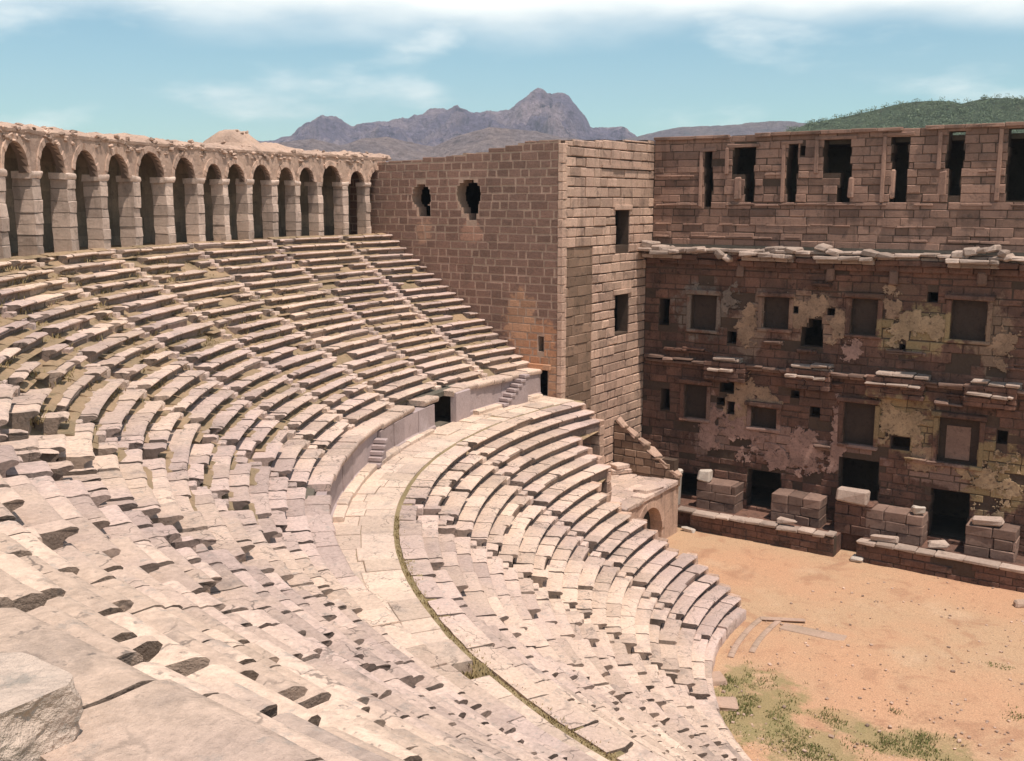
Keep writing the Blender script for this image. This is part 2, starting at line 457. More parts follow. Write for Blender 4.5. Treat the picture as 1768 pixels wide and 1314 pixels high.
def build_tier(name, label, N, R0, T, Z0, H, stairs, pits, seed, missing, yend):
    r_ = random.Random(seed)
    root = thing(name, label, 'stone seating')
    steps = {a: MB() for a in stairs}
    for k in range(N):
        rf, rb = R0 + k * T, R0 + (k + 1) * T
        z0, z1 = Z0 + k * H, Z0 + (k + 1) * H
        row = bpy.data.objects.new('seat_row', None)
        COL.objects.link(row)
        row.parent = root
        cuts = []
        hw = .40 / rf
        gone = set(a for a in stairs if a > 222 and r_.random() < .5)
        for a in stairs:
            hj = 0.0 if a in gone else hw * r_.uniform(.8, 1.25)
            ho = hw * r_.uniform(-.35, .35) if a > 222 else 0
            cuts.append((R(a) - hj + ho, R(a) + hj + ho, 1))
        for (a, pr, hl) in pits:
            if rf - .1 <= pr < rb - .1 + .0:
                cuts.append((R(a) - hl / rf, R(a) + hl / rf, 0))
        cuts.sort()
        a = R(end_angle(rf, yend(k)))
        spans = []
        sec = 0
        for c0, c1, st in cuts:
            if c0 > a:
                spans.append((a, c0, sec))
            a = max(a, c1)
            sec += st
        spans.append((a, R(A_END), sec))
        secs = {}
        for s0, s1, sec in spans:
            mb = secs.setdefault(sec, MB())
            a = s0
            while a < s1 - .03 / rf:
                L = r_.uniform(.95, 2.3) if R0 < 30 or math.degrees(a) < 230 else r_.uniform(.6, 1.6)
                b = min(s1, a + L / rf)
                if s1 - b < .35 / rf:
                    b = s1
                mid = math.degrees((a + b) / 2)
                q = missing(mid, rf, r_)
                wr = q[1]
                if r_.random() < q[0]:
                    if r_.random() < .55 and (b - a) * rf > 1.0:   # a stump is left
                        b2 = a + (b - a) * r_.uniform(.3, .6)
                    else:
                        a = b
                        continue
                else:
                    b2 = b
                pf = seat_prof(rf, rb, z0, z1)
                if r_.random() < q[2]:       # broken nose
                    cutd = r_.uniform(.06, .16)
                    pf = [(max(r, rf + cutd * (1.2 if i in (3, 4) else 1)), z - (.06 if i in (5, 6) else 0)) for i, (r, z) in enumerate(pf)]
                n = max(1, int((b2 - a) * rf / .42))
                gap = r_.uniform(.006, .026) / rf
                mb.sweep(pf, a + gap, b2 - gap, n, r_.random(), wr, True, r_.gauss(0, .008 if R0 < 30 or math.degrees(a) < 226 else .011) - abs(r_.gauss(0, q[3])), r_.gauss(0, .012) + abs(r_.gauss(0, q[3])) * .5, r_.gauss(0, .012), True, r_.uniform(-1.6, -.4), ej=(.22 if (a <= s0 + .001 or b >= s1 - .001) and math.degrees(a) > 205 else .02), front=r_.uniform(-1.1, -.4))  # end caps and risers tinted darker to deepen their shade
                a = b
        if R0 > 30 and k >= 2:
            sm = MB()
            a = R(end_angle(rf, yend(k))) + .004
            while a < R(234):
                L = r_.uniform(.6, 2.6) / rf
                w_ = r_.uniform(.16, .34)
                if mn.noise(Vector((math.degrees(a) * .22, k * .55, 4))) > -.16 - .012 * (k - 8):
                    hh = r_.uniform(.02, .07)
                    sm.sweep([(rb + .19 - w_ - .1, z1 - .03), (rb + .19 - w_, z1 + .015), (rb + .1, z1 + hh), (rb + .19, z1 + hh * 1.3), (rb + .19, z1 - .03)], a, a + L, max(2, int(L * rf / .3)), .5, .06, True, ej=.15)
                a += L
            if sm.v:
                sm.build('soil_drift', M['earth'], row)
        for mb in secs.values():
            if mb.v:
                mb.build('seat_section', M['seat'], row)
        for sa in stairs:
            s = steps[sa]
            c0, c1 = R(sa) - hw + .004, R(sa) + hw - .004
            if sa in gone:
                continue
            zm = (z0 + z1) / 2
            rm = rf + T * .52
            j = r_.uniform(-.03, .03)
            if r_.random() > .10:
                s.sweep([(rf + .04, z0 - .12), (rf + .02, zm - .03), (rf + .05, zm), (rb + .1, zm), (rb + .1, z0 - .12)], c0, c1, 2, r_.random(), .03, True, r_.gauss(0, .015), j)
            if r_.random() > .16:
                s.sweep([(rm + .03, zm - .04), (rm + .01, z1 - .04), (rm + .05, z1), (rb + .16, z1), (rb + .16, zm - .04)], c0, c1, 2, r_.random(), .03, True, r_.gauss(0, .015), j)
    for sa in stairs:
        steps[sa].build('stairway', M['seat'], root)
    # earth core under the stones
    e = MB()
    na, nr = 240, 40
    a0 = R(end_angle(R0 + T, yend(0)))
    vs, fs = [], []
    for i in range(na + 1):
        for j in range(nr + 1):
            rr = R0 + .1 + (N * T + .1) * j / nr
            aa = R(end_angle(rr, yend(min(N - 1, int(j / nr * N)))))
            a = aa + (R(A_END) - aa) * i / na
            z = Z0 + (rr - R0 - .12) / T * H - .06 - .26 * min(1, max(0, (math.degrees(a) - 224) / 6 if R0 > 30 else 1))
            z += mn.noise(Vector((rr * math.cos(a) * .9, rr * math.sin(a) * .9, 3.1))) * .10
            vs.append((rr * math.cos(a), rr * math.sin(a), z))
    for i in range(na):
        for j in range(nr):
            k = i * (nr + 1) + j
            fs.append((k, k + nr + 1, k + nr + 2, k + 1))
    e.add(vs, fs, .5, True)
    e.build('earth_core', M['earth'], root, recalc=False, autosmooth=False)
    return root


def miss_up(a, r, r_):
    p, w, br, dn = .025, .022, .08, .010
    if r > 40.5 and 188 < a < 226:
        p, w, br, dn = .13, .035, .2, .025
    elif r > 41 and 226 <= a < 243:
        p, w, br, dn = .10, .03, .2, .025
    elif a < 190:
        p, w, br, dn = .05, .03, .18, .02
    elif a > 243:
        p, w, br, dn = .012, .014, .02, .006
    return p, w, br, dn


def miss_lo(a, r, r_):
    if a > 206 and r > 21:
        return .006, .03, .10, .010
    if a < 190 and r < 26:
        return .02, .035, .15, .02
    return .012, .022, .08, .010


upper_tier = build_tier('upper_seating', 'upper tier of worn limestone seat rows climbing to the arcade', N_UP, R_UP0, T_UP, Z_UP0, H_UP, STAIRS_UP, PITS_UP, 11, miss_up, lambda k: Y_END - .04)
lower_tier = build_tier('lower_seating', 'lower tier of curved limestone seat rows stepping down to the sandy orchestra', N_LO, R_LO0, T_LO, Z_LO0, H_LO, STAIRS_LO, PITS_LO, 23, miss_lo,
                        lower_end)

# kerb wall at the orchestra's edge, part of the lower tier
mb = MB()
a = R(178)
while a < R(A_END):
    b = a + rng.uniform(1.0, 1.9) / 19
    mb.sweep([(18.62, -.1), (18.62, .52), (18.68, .58), (19.2, .58), (19.2, -.1)], a + .0006, b - .0006, 3, rng.random(), .03, True, rng.gauss(0, .03), rng.gauss(0, .02))
    a = b
mb.build('orchestra_kerb', M['seat'], lower_tier)

# ------------------------------------------------------------------ walkway between the tiers
mb = MB()
r0, r1 = 31.86, R_WALL + .05
a = R(end_angle(31.9))
while a < R(A_END):
    b = a + rng.uniform(.8, 1.7) / 33
    mid = rng.uniform(.38, .62)
    rm = r0 + (r1 - r0) * mid
    deg = math.degrees((a + b) / 2)
    hole = 241.0 < deg < 242.5
    for (q0, q1) in ((r0, rm), (rm, r1)):
        if hole:
            continue
        g = .008
        zt = Z_WALK + rng.gauss(0, .016)
        mb.sweep([(q0 + g, 9.2), (q0 + g, zt - .02), (q0 + g + .025, zt), (q1 - g - .025, zt + rng.gauss(0, .01)), (q1 - g, zt - .02), (q1 - g, 9.2)], a + g / 33, b - g / 33, 2, rng.random(), .010, False, 0, 0, rng.gauss(0, .01))
    a = b
kind(mb.build('walkway', M['paving']), 'structure')
mb = MB()
n = 260
prev = None
vs, fs = [], []
for i in range(n + 1):
    a = R(171 + (A_END - 171) * i / n)
    for j, rr in enumerate((31.3, 31.5, 31.6, 31.72, 31.86, 32.6, 33.4, 34.2)):
        z = 9.53 + mn.noise(Vector((rr * math.cos(a) * 2.5, rr * math.sin(a) * 2.5, 0))) * .05 - (.35 if 240.9 < math.degrees(a) < 242.6 and rr > 31.8 else 0)
        vs.append((rr * math.cos(a), rr * math.sin(a), z))
for i in range(n):
    for j in range(7):
        k = i * 8 + j
        fs.append((k, k + 8, k + 9, k + 1))
mb.add(vs, fs, .5, True)
kind(mb.build('walkway_bed', M['gutter'], autosmooth=False), 'structure')

# ------------------------------------------------------------------ retaining wall behind the walkway
wall_root = thing('retaining_wall', 'smooth pinkish retaining wall between the two tiers with a dark doorway', 'wall')
mb, cop = MB(), MB()
DOOR = [(184.7, 190.8), (220.9, 222.2), (247.5, 248.8)]


def in_door(a):
    return any(d0 < a < d1 for d0, d1 in DOOR)


a = end_angle(R_WALL)
while a < A_END:
    b = a + rng.uniform(2.2, 4.0)
    for d0, d1 in DOOR:
        if a < d0 < b:
            b = d0
        if d0 - .01 <= a < d1:
            a, b = d1, d1 + rng.uniform(2, 3.4)
    jut = -.16 if 190.7 < a < 200 else 0.0
    top = 11.06
    if 190.7 < a < 200:
        top = 10.95
    z = 9.45
    t = rng.random()
    mb.sweep([(R_WALL + jut, 9.4), (R_WALL + jut, 9.78), (R_WALL + .07 + jut, 9.84), (R_WALL + .07 + jut, top), (R_WALL + .45, top), (R_WALL + .45, 9.4)], R(a) + .0002, R(b) - .0002, 4, t, .012, True, 0, rng.gauss(0, .012))
    a = b
mb.build('wall_face', M['wall_pale'], wall_root)
a = end_angle(R_WALL)
while a < A_END:
    b = a + rng.uniform(1.6, 3.2)
    mid = (a + b) / 2
    if a < 187.3 < b:
        b = 187.3
    if 187.3 <= a < 189.9:
        a = 189.9
        continue
    if 219.7 < mid < 221.6 or (192 < mid < 198 and rng.random() < .2):
        a = b
        continue
    cop.sweep([(R_WALL - .05, 11.02), (R_WALL - .10, 11.16), (R_WALL - .10, 11.24), (R_WALL - .04, 11.30), (R_UP0 + .2, 11.30), (R_UP0 + .2, 11.0)], R(a) + .0003, R(b) - .0003, 4, rng.random(), .022, True, rng.gauss(0, .02), rng.gauss(0, .03), rng.gauss(0, .015))
    a = b
cop.build('coping', M['seat'], wall_root)
# the dark doorway: jamb slabs and a passage behind
jb = MB()
a0, a1 = R(187.7), R(186.0)
for (c0, c1, zz, pr) in ((184.6, 187.2, 11.2, .24),):
    jb.sweep([(R_WALL - pr, 9.4), (R_WALL - pr, zz - .05), (R_WALL - pr + .06, zz), (R_WALL + .12, zz), (R_WALL + .12, 9.4)], R(c0), R(c1), 2, .6, .01)
jb.build('door_jamb', M['wall_pale'], wall_root)
ps = MB()
for (c0, c1) in DOOR:
    ps.sweep([(R_WALL + .3, 9.3), (R_WALL + .3, 9.5), (38.5, 9.5), (38.5, 9.3)], R(c0) - .01, R(c1) + .01, 2, .3)
    ps.sweep([(R_WALL + .46, 9.4), (R_WALL + .46, 11.0), (38.5, 11.0), (38.5, 9.4)], R(c0) - .022, R(c0) + .001, 1, .3)
    ps.sweep([(R_WALL + .46, 9.4), (R_WALL + .46, 11.0), (38.5, 11.0), (38.5, 9.4)], R(c1) - .001, R(c1) + .022, 1, .3)
    ps.sweep([(R_WALL + .5, 11.0), (R_WALL + .5, 11.25), (38.5, 12.2), (38.5, 11.0)], R(c0) - .01, R(c1) + .01, 2, .3)
    ps.sweep([(38.4, 9.3), (38.4, 11.1), (38.7, 11.1), (38.7, 9.3)], R(c0) - .01, R(c1) + .01, 2, .3)
ps.build('doorway', M['dark_in'], wall_root)


def flight(a_lo, a_hi, n, z_lo=9.6, z_hi=11.25, w=.55):
    f = MB()
    for i in range(n):
        c0 = a_lo + (a_hi - a_lo) * i / n
        c1 = a_lo + (a_hi - a_lo) * (i + 1) / n
        z = z_lo + (z_hi - z_lo) * (i + 1) / n
        p, q = R(min(c0, c1)), R(max(c0, c1))
        f.sweep([(R_WALL - w, z - .15), (R_WALL - w, z - .03), (R_WALL - w + .03, z), (R_WALL + .1, z), (R_WALL + .1, z - .15)], p - .002, q + .002, 1, .5 + .3 * rng.random(), .008, False)
        f.sweep([(R_WALL - w + .08, 9.4), (R_WALL - w + .08, z - .15), (R_WALL + .1, z - .15), (R_WALL + .1, 9.4)], p, q, 1, .35, .0, False)
    f.build('stair_flight', M['wall_pale'], wall_root)


flight(179.3, 175.2, 7)
flight(205.0, 202.8, 5, 9.6, 10.7, .5)
# base moulding and fallen bits stay with the wall; the bench along its foot
mb = MB()
a = end_angle(R_WALL) + .5
while a < 218:
    b = a + rng.uniform(1.8, 3.4)
    if not any(d0 - .6 < (a + b) / 2 < d1 + .6 for d0, d1 in DOOR):
        mb.sweep([(R_WALL - .42, 9.5), (R_WALL - .42, 9.80), (R_WALL - .36, 9.85), (R_WALL + .02, 9.85), (R_WALL + .02, 9.5)], R(a) + .0004, R(b) - .0004, 3, rng.random(), .025, True, rng.gauss(0, .02) - .04, rng.gauss(0, .02))
    a = b
mb.build('foot_moulding', M['paving'], wall_root)

# ------------------------------------------------------------------ arcade gallery
arc = thing('arcade', 'round arched stone arcade crowning the upper seats with a ragged rubble top', 'arcade')
ANG = [174.21, 176.44, 179.23, 181.94, 184.13, 186.8, 189.51, 191.83, 194.85, 198.31, 201.65, 204.83, 208.13, 211.59]
while ANG[-1] < 238:
    ANG.append(ANG[-1] + 3.3)
bounds = [ANG[0] - 1.0] + [(p + q) / 2 for p, q in zip(ANG[:-1], ANG[1:])] + [ANG[-1] + 1.6]


def gtop(a):
    return 24.45 + .18 * mn.noise(Vector((a * .9, 0, 0))) + .10 * mn.noise(Vector((a * 3.0, 5, 0)))


def cyl(r, a, z):
    return (r * math.cos(R(a)), r * math.sin(R(a)), z)


r_ = random.Random(5)
for i, ac in enumerate(ANG):
    b0, b1 = bounds[i], bounds[i + 1]
    half = min(ac - b0, b1 - ac)
    ow = (.71 if i % 3 else .78) * half + r_.uniform(-.05, .05)     # half opening in degrees
    wide = i in (9, 11)
    if i == 10:
        ow *= .92
    rad_m = R(ow) * R_GAL
    zs = 22.62 + r_.uniform(-.06, .06)
    rise = min(1.28, rad_m * 1.18 + .08)
    n = 14
    pts = [(ac - ow * math.cos(PI * k / n), zs + rise * math.sin(PI * k / n)) for k in range(n + 1)]
    mb = MB()
    RF, RB = R_GAL + .06, R_GAL + .42
    top0 = 24.35

    def wob(r, a, z, s=.035):
        q = Vector((a * 2.2, z * 2.2, r))
        return cyl(r + mn.noise(q) * s * 1.5, a, z)
    # face left of, above and right of the opening
    fcols = [(b0, zs)] + pts + [(b1, zs)]
    for RR in (RF, RB):
        vs, fs = [], []
        rows = 4
        for (a, z) in fcols:
            for k in range(rows + 1):
                vs.append(wob(RR, a, z + (top0 - z) * k / rows))
        for c in range(len(fcols) - 1):
            for k in range(rows):
                q = c * (rows + 1) + k
                fs.append((q, q + 1, q + rows + 2, q + rows + 1))
        mb.add(vs, fs, .5)
    vs, fs = [], []
    for (a, z) in fcols:
        vs += [wob(RF, a, z), wob(RB, a, z)]
    for c in range(len(fcols) - 1):
        fs.append((c * 2, c * 2 + 1, c * 2 + 3, c * 2 + 2))
    mb.add(vs, fs, -.1)  # soffit tinted darker, shade under the arch put into its colour
    # voussoirs, slightly proud
    for k in range(n):
        p, q = pts[k], pts[k + 1]
        am, zm = (p[0] + q[0]) / 2, (p[1] + q[1]) / 2
        th = PI * (k + .5) / n
        out = .30
        o0 = (p[0] - math.cos(PI * k / n) * out * .8, p[1] + math.sin(PI * k / n) * out)
        o1 = (q[0] - math.cos(PI * (k + 1) / n) * out * .8, q[1] + math.sin(PI * (k + 1) / n) * out)
        if r_.random() < .08:
            continue
        j = r_.uniform(-.03, .02)
        rr = RF - .05 + j
        v = [cyl(rr, *p), cyl(rr, *q), cyl(rr, *o1), cyl(rr, *o0), cyl(RF + .2, *p), cyl(RF + .2, *q), cyl(RF + .2, *o1), cyl(RF + .2, *o0)]
        mb.add(v, [(0, 1, 2, 3), (0, 4, 5, 1), (1, 5, 6, 2), (2, 6, 7, 3), (3, 7, 4, 0)], .45 + .5 * r_.random())
    mb.build('arch', M['rubble'], arc, recalc=False)
    # pier at boundary b0: stacked blocks
    lo = (ANG[i - 1] + R_LO0 * 0 + (ANG[i - 1] and 0) if False else None)
for i in range(len(bounds)):
    b = bounds[i]
    hl = .22 * (bounds[i] - bounds[i - 1] if i else 2.2) * .5
    hr = .22 * (bounds[i + 1] - bounds[i] if i < len(ANG) else 3.3) * .5
    mb = MB()
    z = 19.2
    lean = r_.uniform(-.04, .04)
    while z < 22.35:
        h = min(r_.uniform(.42, .62), 22.42 - z)
        if 22.42 - z - h < .2:
            h = 22.42 - z
        j = r_.uniform(-.03, .03)
        g = .012
        rf = R_GAL - .02 + r_.uniform(-.03, .05)
        rb_ = R_GAL + .82
        e0, e1 = R(b - hl * r_.uniform(.93, 1.05)), R(b + hr * r_.uniform(.93, 1.05))
        mb.sweep([(rf, z + g), (rf - .0, z + h - g - .03), (rf + .04, z + h - g), (rb_, z + h - g), (rb_, z + g)], e0, e1, 2, r_.random(), .06, False)
        z += h
    p = mb.build('pier', M['arcade'], arc)
    cp = MB()
    if i < len(ANG) and r_.random() < .9:
        e0, e1 = R(b - hl * 1.36), R(b + hr * 1.36)
        cp.sweep([(R_GAL + .0, 22.41), (R_GAL - .06, 22.5), (R_GAL - .08, 22.64), (R_GAL - .05, 22.7), (R_GAL + .8, 22.7), (R_GAL + .8, 22.41)], e0, e1, 3, .45 + .4 * r_.random(), .09)
    else:
        cp.sweep([(R_GAL + .0, 22.41), (R_GAL - .05, 22.66), (R_GAL + 1.1, 22.66), (R_GAL + 1.1, 22.41)], R(b - hl * 1.1), R(b + hr * 1.1), 2, .5, .04)
    cp.build('capital', M['arcade'], p)

GA0, GA1 = bounds[0] - .6, bounds[-1]
# back wall, roof and floor of the gallery
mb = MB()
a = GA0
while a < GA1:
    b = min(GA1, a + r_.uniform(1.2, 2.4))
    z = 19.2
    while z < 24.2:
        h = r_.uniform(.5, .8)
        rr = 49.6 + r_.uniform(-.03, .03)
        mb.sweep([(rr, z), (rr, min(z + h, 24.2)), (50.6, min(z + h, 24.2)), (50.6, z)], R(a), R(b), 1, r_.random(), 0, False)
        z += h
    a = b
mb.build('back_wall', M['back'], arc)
mb = MB()
mb.sweep([(46.98, 19.02), (46.98, 19.24), (50.6, 19.26), (50.6, 19.02)], R(GA0), R(A_END), 60, .5, .0)
mb.sweep([(46.3, 19.0), (46.3, 19.28), (47.0, 19.29), (47.0, 19.0)], R(end_angle(46.5)), R(241), 60, .7, .0)
mb.build('gallery_floor', M['earth'], arc)
mb = MB()
mb.sweep([(50.55, -.2), (50.55, 24.1), (51.8, 24.3), (51.8, -.2)], R(GA0), R(GA1), 60, .5)
mb.build('outer_wall', M['rubble'], arc)
# rubble crown: swept ragged mass with loose stones set in it
vs, fs = [], []
na = 420
prof_n = 9
for i in range(na + 1):
    a = GA0 + (GA1 - GA0) * i / na
    zt = gtop(a)
    hump = 1.15 * math.exp(-((a - 186.4) / 1.05) ** 4) + .35 * math.exp(-((a - 197.6) / .5) ** 2) + .45 * math.exp(-((a - 183.6) / 1.6) ** 2)
    for k, (rr, zz) in enumerate(((47.02, 24.2), (47.0, 24.33), (47.05, zt - .12), (47.22, zt), (47.9, zt + .15 + hump * .3), (48.8, zt + .12 + hump * .9), (49.9, zt + .1 + hump * .95), (51.0, zt - .05 + hump * .6), (51.9, 24.1))):
        q = Vector(cyl(rr, a, zz))
        w = mn.fractal(q * 1.1, .7, 2.1, 4) * (.13 if k > 1 else .06)
        x, y, z = cyl(rr - w * .6, a, zz + w)
        vs.append((x, y, z))
for i in range(na):
    for k in range(prof_n - 1):
        q = i * prof_n + k
        fs.append((q, q + prof_n, q + prof_n + 1, q + 1))
    fs.append((i * prof_n + prof_n - 1, (i + 1) * prof_n + prof_n - 1, (i + 1) * prof_n, i * prof_n))
mb = MB()
mb.add(vs, fs, .5)
for i in range(620):
    a = r_.uniform(GA0, GA1)
    rr = r_.choice((r_.uniform(47.0, 47.15), r_.uniform(47.1, 49.8)))
    hump = 1.1 * math.exp(-((a - 186.4) / 1.05) ** 4) if rr > 48 else 0
    zz = (gtop(a) + .12 + hump * .85 - r_.uniform(0, .1)) if rr > 47.15 else r_.uniform(23.85, gtop(a))
    sz = r_.uniform(.10, .24)
    mb.stone(cyl(rr, a, zz), (sz, sz * r_.uniform(.8, 1.6), sz * r_.uniform(.4, .8)), R(a) + r_.uniform(-.5, .5), .05, .03, r_.random(), r_.uniform(-.3, .3), r_.uniform(-.3, .3))
mb.build('rubble_crown', M['rubble'], arc)


# ------------------------------------------------------------------ ashlar walls with openings
def ashlar(name, root, mat, mat_joint, org, ud, nd, u0, u1, z0, z1, ch, lens, openings=(), t=1.0, top=None, joint=.02, jit=.025, bev=.025, seed=1, hv=.08, proud=None, ragged=0.0, miss=0.0, depthrel=.5):
    """blocks in courses on a backing slab; openings are (u0, u1, z0, z1). ud: along the wall, nd: outward normal"""
    q_ = random.Random(seed)
    org, ud, nd = Vector(org), Vector(ud), Vector(nd)
    topf = top or (lambda u: z1)

    def P(u, d, z):
        p = org + ud * u + nd * d
        return (p.x, p.y, z)
    mb = MB()
    z = z0
    while z < z1 + .6:
        h = ch * q_.uniform(1 - hv, 1 + hv)
        zt = z + h
        off = q_.uniform(0, lens[1])
        # spans of this course left by openings
        blocked = sorted([(o[0], o[1]) for o in openings if o[2] < zt - .08 and o[3] > z + .08])
        u = u0
        spans = []
        for (p, q) in blocked:
            if p > u:
                spans.append((u, min(p, u1)))
            u = max(u, q)
        if u < u1:
            spans.append((u, u1))
        for (s0, s1) in spans:
            u = s0
            first = True
            while u < s1 - .05:
                L = q_.uniform(*lens)
                if first:
                    L *= q_.uniform(.4, 1)
                    first = False
                v = min(s1, u + L)
                if s1 - v < lens[0] * .4:
                    v = s1
                um = (u + v) / 2
                tz = topf(um)
                zz = zt
                if z < tz - .1 and q_.random() >= miss:
                    zz = min(zt, tz)
                    g = joint / 2 * q_.uniform(.6, 1.5)
                    d = q_.uniform(-jit, jit)
                    b = bev * q_.uniform(.6, 1.8)
                    ua, ub, za, zb = u + g, v - g, z + g, zz - g
                    jj = [q_.uniform(-.5, .5) * b for _ in range(8)]
                    vs = [P(ua + b + jj[0], d, za + b + jj[1]), P(ub - b + jj[2], d, za + b + jj[3]), P(ub - b + jj[4], d, zb - b + jj[5]), P(ua + b + jj[6], d, zb - b + jj[7]),
                          P(ua, d - b * 1.2, za), P(ub, d - b * 1.2, za), P(ub, d - b * 1.2, zb), P(ua, d - b * 1.2, zb),
                          P(ua, -.2, za), P(ub, -.2, za), P(ub, -.2, zb), P(ua, -.2, zb)]
                    mb.add(vs, [(0, 1, 2, 3), (0, 4, 5, 1), (1, 5, 6, 2), (2, 6, 7, 3), (3, 7, 4, 0), (4, 8, 9, 5), (5, 9, 10, 6), (6, 10, 11, 7), (7, 11, 8, 4)], q_.random())
                u = v
        z = zt
    ob = mb.build(name, mat, root)
    # backing slab by cells
    us = sorted(set([u0, u1] + [c for o in openings for c in (o[0], o[1]) if u0 < c < u1] + ([u0 + (u1 - u0) * i / 24 for i in range(25)] if top else [])))
    zs = sorted(set([z0, z1] + [c for o in openings for c in (o[2], o[3]) if z0 < c < z1]))
    if top:
        zs = sorted(set(zs + [z1 + .05 + .12 * i for i in range(-20, 12)]))
    occ = {}
    for i in range(len(us) - 1):
        for j in range(len(zs) - 1):
            uc, zc = (us[i] + us[i + 1]) / 2, (zs[j] + zs[j + 1]) / 2
            occ[i, j] = not any(o[0] < uc < o[1] and o[2] < zc < o[3] for o in openings) and zc < (topf(uc) - .03 if top else z1)
    bk = MB()
    F, B = (-joint - .028 if proud is None else proud), -t
    for (i, j), v in occ.items():
        if not v:
            continue
        a, b, c, d = us[i], us[i + 1], zs[j], zs[j + 1]
        bk.add([P(a, F, c), P(b, F, c), P(b, F, d), P(a, F, d)], [(0, 1, 2, 3)])
        bk.add([P(a, B, c), P(b, B, c), P(b, B, d), P(a, B, d)], [(3, 2, 1, 0)])
        if not occ.get((i - 1, j)):
            bk.add([P(a, F, c), P(a, B, c), P(a, B, d), P(a, F, d)], [(3, 2, 1, 0)], .8)
        if not occ.get((i + 1, j)):
            bk.add([P(b, F, c), P(b, B, c), P(b, B, d), P(b, F, d)], [(0, 1, 2, 3)], .8)
        if not occ.get((i, j - 1)):
            bk.add([P(a, F, c), P(b, F, c), P(b, B, c), P(a, B, c)], [(3, 2, 1, 0)], .5)
        if not occ.get((i, j + 1)):
            bk.add([P(a, F, d), P(b, F, d), P(b, B, d), P(a, B, d)], [(0, 1, 2, 3)], .8)
    bo = bk.build('joint_bed', mat_joint, ob, recalc=True)
    return ob


def torn(rects, amt=.09, step=.45):
    out = []
    for (u0, u1, z0, z1) in rects:
        n_ = max(1, int((z1 - z0) / step))
        for k in range(n_):
            za, zb = z0 + (z1 - z0) * k / n_, z0 + (z1 - z0) * (k + 1) / n_
            out.append((u0 + rng.uniform(-.3, 1) * amt, u1 - rng.uniform(-.5, 1) * amt, za, zb))
    return out


def lobes(u, z, r, slot):
    """a ragged round hole over a narrower slot, as stacked slices"""
    out = []
    n = 10
    for i in range(n):
        za, zb = z - r + 2 * r * i / n, z - r + 2 * r * (i + 1) / n
        zc = (za + zb) / 2
        w = math.sqrt(max(0.02, r * r - (zc - z) ** 2)) * rng.uniform(.9, 1.08)
        out.append((u - w, u + w, za, zb))
    out.append(slot)
    return out


# ------------------------------------------------------------------ the wing at the end of the seats
wing = thing('side_wing', 'tall masonry wing with two ragged round holes and a square corner tower', 'building')


def wing_top(x):
    if x < -40:
        return 24.0 + .35 * (x + 47) / 7 + .12 * mn.noise(Vector((x * 1.3, 0, 0)))
    return 24.3 + .75 * min(1, (x + 40) / 5.5) + .22 * mn.noise(Vector((x * 1.3, 0, 0)))


holes = lobes(-43.15, 21.75, .80, (-43.5, -42.4, 20.5, 21.2)) + lobes(-39.35, 21.85, .95, (-39.9, -38.6, 20.7, 21.4)) + [(-39.5, -38.75, 20.3, 20.75)]
ashlar('end_wall', wing, M['end_wall'], M['mortar'], (0, Y_END, 0), (1, 0, 0), (0, -1, 0), -50, -32.75, 6.0, 24.4, .50, (.55, 1.35),
       holes + [(-34.72, -33.42, 9.3, 11.25), (-34.15, -33.72, 12.35, 13.3)], t=1.0, top=wing_top, joint=.045, jit=.009, bev=.03, seed=3, proud=-.016)
# corner quoin, bright edge
mb = MB()
z = 0.0
while z < 24.5:
    h = rng.uniform(.5, .62)
    mb.stone((-32.58 + rng.uniform(-.02, .02), Y_END + .22, z + h / 2), (.36, .50, h - .02), 0, .03, .012, .6 + .4 * rng.random())
    z += h
mb.build('corner_quoin', M['tower'], wing)
XS = -32.4
side_open = [(5.30, 8.45, 1.0, 18.6), (11.5, 13.35, 18.62, 20.9), (11.55, 13.5, 12.8, 15.4)]
ashlar('side_face', wing, M['tower'], M['mortar_dark'], (XS, 0, 0), (0, 1, 0), (1, 0, 0), 5.05, 16.9, 0.0, 25.0, .60, (.8, 1.9), side_open, t=.9,
       top=lambda u: 25.05 + .04 * (u - 5) + .08 * mn.noise(Vector((u, 7, 0))), joint=.055, jit=.03, bev=.035, seed=8)
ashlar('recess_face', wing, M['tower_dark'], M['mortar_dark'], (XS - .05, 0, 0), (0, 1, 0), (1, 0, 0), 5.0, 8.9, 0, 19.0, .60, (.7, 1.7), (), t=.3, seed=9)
# string courses on the tower
mb = MB()
for (zz, y0, y1) in ((23.55, 9.4, 16.4),):
    mb.box((XS - .05, y0, zz), (XS + .10, y1, zz + .16), .5)
mb.build('string_course', M['tower'], wing)
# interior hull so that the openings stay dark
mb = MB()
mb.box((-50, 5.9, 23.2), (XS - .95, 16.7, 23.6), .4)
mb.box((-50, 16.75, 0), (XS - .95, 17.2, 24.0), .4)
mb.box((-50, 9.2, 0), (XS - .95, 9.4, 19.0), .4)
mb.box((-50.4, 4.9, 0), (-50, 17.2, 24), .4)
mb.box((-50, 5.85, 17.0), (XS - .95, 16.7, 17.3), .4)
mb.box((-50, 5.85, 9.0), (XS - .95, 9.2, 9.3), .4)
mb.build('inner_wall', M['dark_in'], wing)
mb = MB()
for (y0, y1, zz) in ((11.35, 13.5, 20.9), (11.4, 13.65, 15.4)):
    mb.stone((XS - .1, (y0 + y1) / 2, zz + .17), (.36, y1 - y0 + .3, .34), 0, .03, .01, .7)
mb.build('window_lintel', M['tower'], wing)
mb = MB()
mb.stone((-34.07, Y_END - .02, 11.42), (1.8, .3, .34), 0, .03, .01, .7)
mb.build('door_lintel', M['end_wall'], wing)

